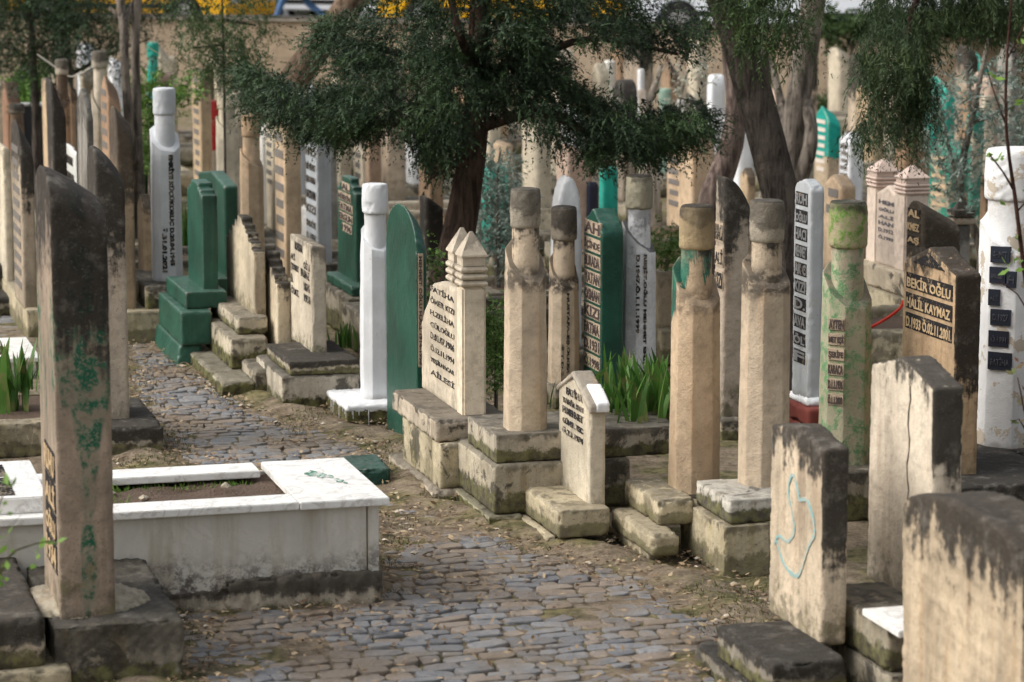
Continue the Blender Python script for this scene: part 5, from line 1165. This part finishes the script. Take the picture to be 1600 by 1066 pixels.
# leaning dark trunk, centre right
D4 = 18.6
cen = fill([[(1130, -60), (1290, -60), (1275, 20), (1262, 70), (1215, 98), (1180, 80), (1150, 50), (1135, 20)], [(1040, -90), (1300, -90), (1300, -30), (1040, -30)]], D4-.5, .3, (70, 26), 11, -.3)
cr = sprays(cen, 9, .28, .045, .008, .7, .7, None, .12, 6, 20)
tree('dark leaning trunk with bright green sprays rising between the tan drum pillars', 'tree', 'leaning_pine', 1235, [(1256, ground_y(D4), 76), (1244, 420, 64), (1224, 320, 58), (1204, 240, 58), (1180, 150, 58), (1156, 70, 54), (1130, 0, 50), (1100, -90, 46)], D4, bk_dark, cr, conif_lit, [[(1150, 50, 30), (1200, -10, 22, -.2), (1260, -70, 14, -.3)], [(1160, 75, 16), (1195, 60, 8, -.3), (1215, 75, 5, -.4)]], n=16)
tree('grey brown forked trunk with a bend, right of the dark leaning trunk', 'tree', 'forked_tree', 1245, [(1238, ground_y(24), 46), (1236, 300, 40), (1236, 215, 36), (1248, 150, 38), (1258, 80, 40), (1280, -60, 38)], 24, bk_grey, None, None, [[(1240, 300, 30), (1262, 245, 26, -.1), (1268, 200, 22, -.1), (1256, 150, 24, 0)], [(1232, 215, 24), (1218, 150, 14, .2), (1205, 90, 9, .3)]], n=14)
tree('curved pinkish grey trunk behind the dark leaning trunk', 'tree', 'curved_tree', 1120, [(1095, ground_y(22.5), 56), (1110, 330, 46), (1124, 280, 42), (1143, 225, 38), (1150, 160, 32), (1142, 100, 28), (1128, -60, 24)], 22.5, bark((.10, .07, .06), (.33, .25, .21)), None, None, [[(1150, 200, 22), (1162, 130, 16), (1172, 60, 10)]], n=14)
tree('small pale forked bare tree under the cypress branch at right', 'tree', 'bare_sapling', 1015, [(1018, ground_y(27), 34), (1016, 240, 28), (1012, 180, 24), (1002, 140, 12)], 27, bk_pale, None, None, [[(1012, 165, 14), (1025, 130, 11), (1034, 100, 8)], [(1014, 190, 10), (1000, 160, 7)]])
# hanging branches from the tree at right
D5 = 13.2
cen = fill([[(1352, -60), (1500, -60), (1480, 20), (1450, 60), (1455, 120), (1440, 180), (1428, 232), (1396, 238), (1390, 200), (1350, 218), (1335, 235), (1338, 210), (1372, 170), (1350, 130), (1348, 80), (1375, 40)], [(1480, -60), (1680, -60), (1680, 120), (1612, 90), (1560, 80), (1530, 45), (1495, 30)], [(1385, 60), (1450, 60), (1445, 225), (1400, 235)]], D5, .18, (150, 105, 40), 12, -.3, 3.)
cr = sprays(cen, 8, .17, .035, .0045, 1.1, .5, None, .05, 7, 22)
tree('conifer branches with hanging needle sprays at the upper right', 'tree', 'weeping_conifer', 1760, [(1790, ground_y(D5), 110), (1775, 500, 90), (1765, 100, 80), (1755, -100, 70), (1750, -300, 50)], D5, bk_red, cr, leafmat('hanging_cypress_foliage', (.016, .032, .013), (.055, .09, .034), (.09, .13, .04), .65, .2, 5), [[(1757, -110, 40), (1640, -130, 26), (1520, -90, 16), (1440, -20, 11), (1418, 60, 8), (1412, 150, 5), (1405, 215, 3)], [(1640, -130, 20), (1600, -20, 12), (1610, 50, 5)], [(1500, -80, 12), (1530, 0, 8), (1560, 60, 4)]])
# grey leaved trees and shrubs
UP = 4
def leafy(label, cat, name, base, D, trunk, polys, counts, jit, slen, ll, lw, m, seed, droop=.0, limbs=(), bkm=None, nsub=6, leaves=9, rad=.12, crown_name='foliage'):
    cen = fill(polys, D, jit, counts, seed); cr = sprays(cen, nsub, slen, ll, lw, droop, 1., None, rad, seed, leaves)
    return tree(label, cat, name, base, trunk, D, bkm or bk_grey, cr, m, limbs, crown_name=crown_name, n=8)
leafy('loose grey green leaved tree in front of the green smeared slabs', 'tree', 'olive_tree', 1530, 21.5, [(1520, ground_y(21.5), 24), (1535, 400, 16), (1500, 300, 13), (1520, 180, 10), (1545, 60, 6)],
      [[(1455, 130), (1600, 90), (1650, 150), (1650, 320), (1560, 250), (1530, 300), (1470, 230), (1440, 180)], [(1420, 175), (1480, 170), (1520, 320), (1560, 330), (1530, 400), (1500, 360)]], (75, 30), .35, .22, .06, .015, olive, 14, limbs=[[(1500, 300, 9), (1480, 220, 6), (1465, 150, 3)], [(1520, 190, 8), (1580, 170, 5), (1620, 120, 3)]])
leafy('grey leaved shrub growing beside the big cypress trunk', 'shrub', 'olive_shrub', 775, 21.8, [(775, ground_y(21.8), 12), (778, 400, 10), (776, 300, 6), (782, 235, 3)],
      [[(750, 240), (800, 225), (812, 300), (805, 400), (780, 425), (752, 380), (745, 300)]], (85,), .25, .2, .055, .014, olive, 15)
leafy('pale leaved twig drooping in front of the sage green pillar', 'shrub', 'twiggy_shrub', 1062, 25, [(1060, ground_y(25), 8), (1062, 300, 6), (1060, 180, 4), (1075, 110, 3)],
      [[(1045, 95), (1110, 100), (1105, 135), (1070, 150), (1065, 240), (1045, 235), (1040, 150)]], (28,), .15, .16, .05, .014, leafmat('pale_leaf', (.25, .26, .2), (.55, .54, .45), None), 16, nsub=4)
leafy('rounded bright green bush between the white lettered pillar and scorched drum pillar', 'bush', 'green_bush', 1040, 20.6, [(1042, ground_y(20.6), 10), (1042, 440, 8), (1042, 400, 4)],
      [[(1018, 380), (1045, 370), (1068, 382), (1070, 415), (1040, 424), (1018, 412)]], (60,), .12, .08, .03, .010, leafmat('bush_green', (.05, .10, .02), (.16, .28, .06), None), 17)
leafy('green creeping bush between the cream column stone and tall tan pillar', 'bush', 'creeping_bush', 775, 16.9, [(775, ground_y(16.9), 8), (775, 590, 6), (775, 520, 4)],
      [[(755, 495), (790, 490), (795, 575), (775, 600), (752, 580)], [(655, 410), (675, 400), (678, 480), (664, 475)]], (70, 14), .15, .1, .03, .012, leafmat('bush_green', (.05, .10, .02), (.16, .28, .06), None), 18)
leafy('green weeds and leaves behind the white lettered pillar', 'bush', 'weed_bush', 232, 26, [(236, ground_y(26), 8), (234, 200, 6), (234, 140, 4)],
      [[(222, 135), (240, 125), (244, 210), (238, 260), (215, 250)], [(270, 135), (298, 140), (296, 160), (268, 158)]], (46, 12), .2, .16, .06, .02, leafmat('weed_green', (.05, .11, .02), (.2, .34, .07), None), 19)
leafy('bright green hedge plants at the far left behind the grey panel', 'bush', 'hedge_bush', 50, 33, [(60, ground_y(33), 8), (60, 170, 6), (60, 130, 4)], [[(28, 120), (80, 115), (82, 175), (30, 175)]], (70,), .2, .2, .07, .03, leafmat('hedge_green', (.05, .13, .02), (.2, .38, .06), None), 20)
leafy('dark hedge growing along the top of the wall at right', 'bush', 'hedge', 1330, 39.2, [(1330, ground_y(39.2), 8), (1330, 120, 6), (1330, 60, 5)], [[(1270, 30), (1600, 20), (1600, 60), (1270, 62)], [(1270, 160), (1340, 150), (1340, 190), (1240, 200)]], (150, 40), .15, .3, .09, .04, leafmat('hedge_dark', (.03, .06, .02), (.10, .16, .05), None), 22, nsub=8)
# blade plants
def blades(label, name, p, n, h, w, spread, mat, cat='plant', seed=1, tag_g=None):
    r = random.Random(seed); e = empty(name, p, 0, label=label, cat=cat); vs = []; fs = []
    for i in range(n):
        a = r.uniform(0, 6.283); b = Vector((r.gauss(0, spread*.28), r.gauss(0, spread*.28), 0)); L = h*r.uniform(.55, 1.1); lean = r.uniform(.04, .42); d = Vector((math.cos(a), math.sin(a), 0)); s_ = Vector((-d.y, d.x, 0)); s_.rotate(Matrix.Rotation(r.uniform(-1, 1), 3, 'Z')); k = len(vs); m = 6
        for j in range(m+1):
            f = j/m; q = b+d*lean*L*(f**1.7)+Vector((0, 0, L*(f-.18*lean*f*f))); ww = w*(.75+.5*f)*(1-f**3)*.5+.0008
            vs += [tuple(q-s_*ww), tuple(q+d*-.15*ww), tuple(q+s_*ww)]
        for j in range(m):
            for c_ in (0, 1): fs.append([k+j*3+c_, k+j*3+c_+1, k+j*3+4+c_, k+j*3+3+c_])
    me = pymesh(vs, fs); at = me.attributes.new('tone', 'FLOAT', 'FACE'); tn = np.repeat(np.random.default_rng(seed).random(n), 12).astype(np.float32); at.data.foreach_set('value', tn); smooth(me)
    mk('leaves', me, mat, e); return e
iris = leafmat('iris_blade', (.035, .10, .018), (.12, .26, .05), (.26, .22, .09), .45, .3, 9)
p = at_z(995, 662, .42); blades('fan of bright green sword shaped iris leaves growing in the grave bed', 'iris_plant', p, 120, .40, .034, .55, iris, seed=3)
p = at_z(1018, 655, .42); blades('smaller iris leaves at the right side of the big fan, beside the scorched drum pillar', 'iris_plant', p, 40, .34, .03, .25, iris, seed=4)
blades('broad bright leaves of a bulb plant at the left edge', 'bulb_plant', at_z(12, 640, .18), 26, .42, .05, .3, iris, seed=5)
blades('dense darker leafy tuft behind the broad bright leaves at the left edge', 'leafy_tuft', at_z(32, 612, .18), 60, .26, .02, .35, leafmat('tuft_green', (.03, .08, .015), (.12, .24, .05), None), seed=6)
blades('small upright tuft of leaves behind the green base, left of the whitewashed pillar', 'leaf_tuft', at_z(538, 545, .05), 26, .2, .02, .16, iris, seed=7)
blades('tuft of dark long leaves behind the white lettered pillar at left', 'leaf_tuft', at_z(230, 330, .1), 60, .8, .04, .35, leafmat('dark_blade', (.02, .05, .02), (.07, .13, .04), None), seed=8)
blades('green long leaves between the lettered white pillar and green stones', 'leaf_tuft', at_z(287, 400, .1), 30, .5, .03, .2, iris, seed=9)
blades('strappy low leaves under the small gabled headstone beside the iris', 'leaf_tuft', at_z(838, 640, .3), 18, .2, .02, .15, leafmat('dark_blade', (.02, .05, .02), (.07, .13, .04), None), seed=10)
# grass in the marble grave
n = 2600; r_ = NR; uu = np.concatenate([r_.normal(-1.46, .13, 1700), r_.uniform(-1.9, -.45, 900)]); vv = np.concatenate([r_.normal(.52, .15, 1700), r_.uniform(.68, .8, 900)])
C = np.array(G0)[None]+uu[:, None]*np.array(U)+vv[:, None]*np.array(V); C[:, 2] = zc-.03; Dv = r_.normal(size=(n, 3))*.45+np.array([0, 0, 1]); 
keep = (vv > .2) & (vv < .76) & (uu > -2.2); tag(mk('grave_grass', leafcloud(C[keep], Dv[keep], r_.uniform(.015, .075, n)[keep]*np.where(uu < -1.1, 1, .5)[keep], .006), leafmat('young_grass', (.07, .16, .02), (.22, .36, .07), None)), kind='stuff')
vs = []; fs = []
for u_, v_ in ((-1.33, .5), (-1.02, .45), (-.6, .62), (-1.15, .62)):
    q = G0+U*u_+V*v_; vs = []; fs = []; pebble((0, 0, 0), .028, .8); o = mk('pebble', pymesh(vs, fs), cream); o.location = (q.x, q.y, zc-.01)
    tag(o, {-1.33: 'pale pebble on the soil beside the grass of the marble grave', -1.02: 'pale pebble in the middle of the soil of the marble grave', -.6: 'small stone near the marble end slab on the soil', -1.15: 'pebble by the far rim on the soil of the marble grave'}[u_], 'pebble', 'pebbles on the marble grave')
# foreground twigs
def twig(label, D, stems, leaves, mat_l, mat_s, name='sapling', cat='sapling', gx=None):
    x0, y0 = stems[0][0][:2]; p0 = at_d(x0, y0, D); e = empty(name, (p0.x, p0.y, max(0, 0)), 0, label=label, cat=cat); inv = Matrix.Translation(-e.location)
    for s_ in stems:
        m = bevelled(px_tube(s_, D, 6, .05, 3), 0); smooth(m); m.transform(inv); mk('stem', m, mat_s, e)
    C = []; Dv = []
    for x, y, k, sp in leaves:
        for i in range(k):
            C.append(at_d(x+R.gauss(0, sp), y+R.gauss(0, sp), D+R.gauss(0, .02))); Dv.append((R.gauss(0, 1), R.gauss(0, 1), R.gauss(.3, .7)))
    L = NR.uniform(.03, .055, len(C)); me = leafcloud(np.array([tuple(c) for c in C]), np.array(Dv), L, L*.5); me.transform(inv); mk('leaves', me, mat_l, e)
twig('thin reddish brown sapling stem with few fresh leaves before the thick white pillar', 12.0, [[(1640, ground_y(12), 9), (1622, 600, 8), (1600, 420, 7), (1585, 300, 6), (1572, 200, 5), (1574, 80, 4), (1585, -40, 3)], [(1585, 300, 4), (1568, 270, 3), (1545, 240, 2)], [(1574, 200, 3), (1555, 150, 2), (1540, 100, 1.6)], [(1590, 330, 3), (1625, 290, 2)], [(1612, 500, 3), (1590, 460, 2), (1560, 440, 1.5)], [(1575, 90, 3), (1600, 40, 2), (1610, 0, 1.5)]],
     [(1550, 242, 5, 5), (1562, 248, 3, 4), (1590, 405, 6, 8), (1575, 418, 4, 6), (1588, 370, 3, 5), (1562, 315, 2, 4), (1545, 120, 3, 5), (1610, 300, 4, 6), (1600, 60, 5, 8), (1580, 160, 3, 5)], fresh, bark((.05, .022, .018), (.13, .06, .045)))
twig('rose sprig with dark red and green leaves at the right edge', 11.5, [[(1625, ground_y(11.5), 5), (1612, 720, 4), (1600, 640, 3), (1590, 590, 2)], [(1606, 680, 3), (1592, 655, 2), (1580, 662, 1.5)]], [(1588, 580, 3, 4), (1598, 562, 2, 4), (1585, 662, 3, 5), (1600, 622, 3, 5), (1598, 690, 3, 5)], leafmat('rose_leaf', (.12, .02, .02), (.08, .12, .03), None), bark((.05, .03, .02), (.14, .07, .05)), name='rose_sprig', cat='rose')
twig('blurred leafy sprig rising in the bottom left foreground', 9.5, [[(-30, ground_y(9.5), 6), (-20, 1000, 5), (0, 900, 4), (25, 860, 3), (80, 845, 2)], [(0, 900, 3), (-5, 800, 2.5), (18, 750, 2)]], [(12, 842, 4, 8), (55, 870, 4, 6), (18, 755, 4, 6), (92, 845, 3, 6), (8, 885, 5, 9), (3, 910, 5, 9), (6, 800, 3, 6)], fresh, bark((.05, .05, .02), (.16, .15, .06)), name='leafy_sprig', cat='plant')
# red strap and rope, dark panel
q = [(at_d(1360, 512, 19.3), .010), (at_d(1385, 498, 19.2), .011), (at_d(1406, 482, 19.1), .010), (at_d(1412, 470, 19.1), .012)]
tag(mk('red_strap', bevelled(tube(q, 6), 0), plain('bright_red_plastic', (.65, .04, .02), .5)), 'bright red strap lying across the stones left of the orange inscribed headstone', 'strap')
P = at_d(38, 216, 31.5); P = Vector((P.x, P.y, 0)); e = empty('dark_panel', P, TH, label='dark grey panel with white top rail among the far left gravestones', cat='panel')
zt = z_for(P, 166); mk('panel', bevelled(box(0, 0, 0, .62, .12, zt), .01), plain('charcoal_panel', (.03, .033, .038), .7), e); mk('top_rail', bevelled(box(-.02, -.02, zt, .64, .14, zt+.03), .004), white, e)
q = [(at_d(190, 12, 25), .004), (at_d(215, 60, 25), .004), (at_d(248, 84, 25), .004)]
tag(mk('string', bevelled(tube(q, 5), 0), plain('yellowed_string', (.55, .45, .25), .7)), 'thin yellowish string slung from the twin stemmed tree to the teal pillar', 'string')
q = [(at_d(58, 85, 26), .008), (at_d(88, 106, 26), .008), (at_d(112, 120, 26), .007), (at_d(146, 104, 26), .007)]
tag(mk('cord', bevelled(tube(q, 5), 0), plain('pale_cord', (.5, .47, .4), .7)), 'pale knotted cord strung between the ribbed drum pillars at left', 'cord')
# =============================== light, air, camera ===============================
SUN_EL, SUN_AZ = math.radians(46), math.radians(-97)     # azimuth from +Y, clockwise positive
sd = Vector((math.sin(SUN_AZ)*math.cos(SUN_EL), math.cos(SUN_AZ)*math.cos(SUN_EL), math.sin(SUN_EL)))
w = bpy.data.worlds.new('World'); scene.world = w; w.use_nodes = True; nt = w.node_tree; bg = nt.nodes['Background']
sky = nt.nodes.new('ShaderNodeTexSky'); sky.sky_type = 'NISHITA'; sky.sun_disc = False; sky.sun_elevation = SUN_EL; sky.sun_rotation = SUN_AZ; sky.air_density = 1.6; sky.dust_density = 6; sky.ozone_density = 1.2
hs = nt.nodes.new('ShaderNodeHueSaturation'); hs.inputs['Saturation'].default_value = .32; nt.links.new(sky.outputs[0], hs.inputs['Color']); nt.links.new(hs.outputs[0], bg.inputs[0]); bg.inputs[1].default_value = .15
sl = bpy.data.lights.new('sun', 'SUN'); sl.energy = 1.15; sl.angle = math.radians(45); sl.color = (1, .98, .95)
so = link(bpy.data.objects.new('sun', sl)); so.rotation_euler = (-sd).to_track_quat('-Z', 'Y').to_euler()
cam = bpy.data.cameras.new('camera'); co_ = link(bpy.data.objects.new('camera', cam)); scene.camera = co_
co_.location = (0, 0, CH); co_.rotation_euler = (math.pi/2-PIT, 0, 0); cam.sensor_width = 36; cam.lens = F/1600*36; cam.clip_start = .3; cam.clip_end = 6000
cam.dof.use_dof = True; cam.dof.focus_distance = 15.2; cam.dof.aperture_fstop = 3.3
vs_ = scene.view_settings; scene.display_settings.display_device = 'sRGB'; vs_.view_transform = 'Standard'; vs_.look = 'None'; vs_.gamma = 1; vs_.exposure = 0.40; vs_.use_curve_mapping = False
scene.cycles.max_bounces = 5; scene.cycles.use_denoising = True
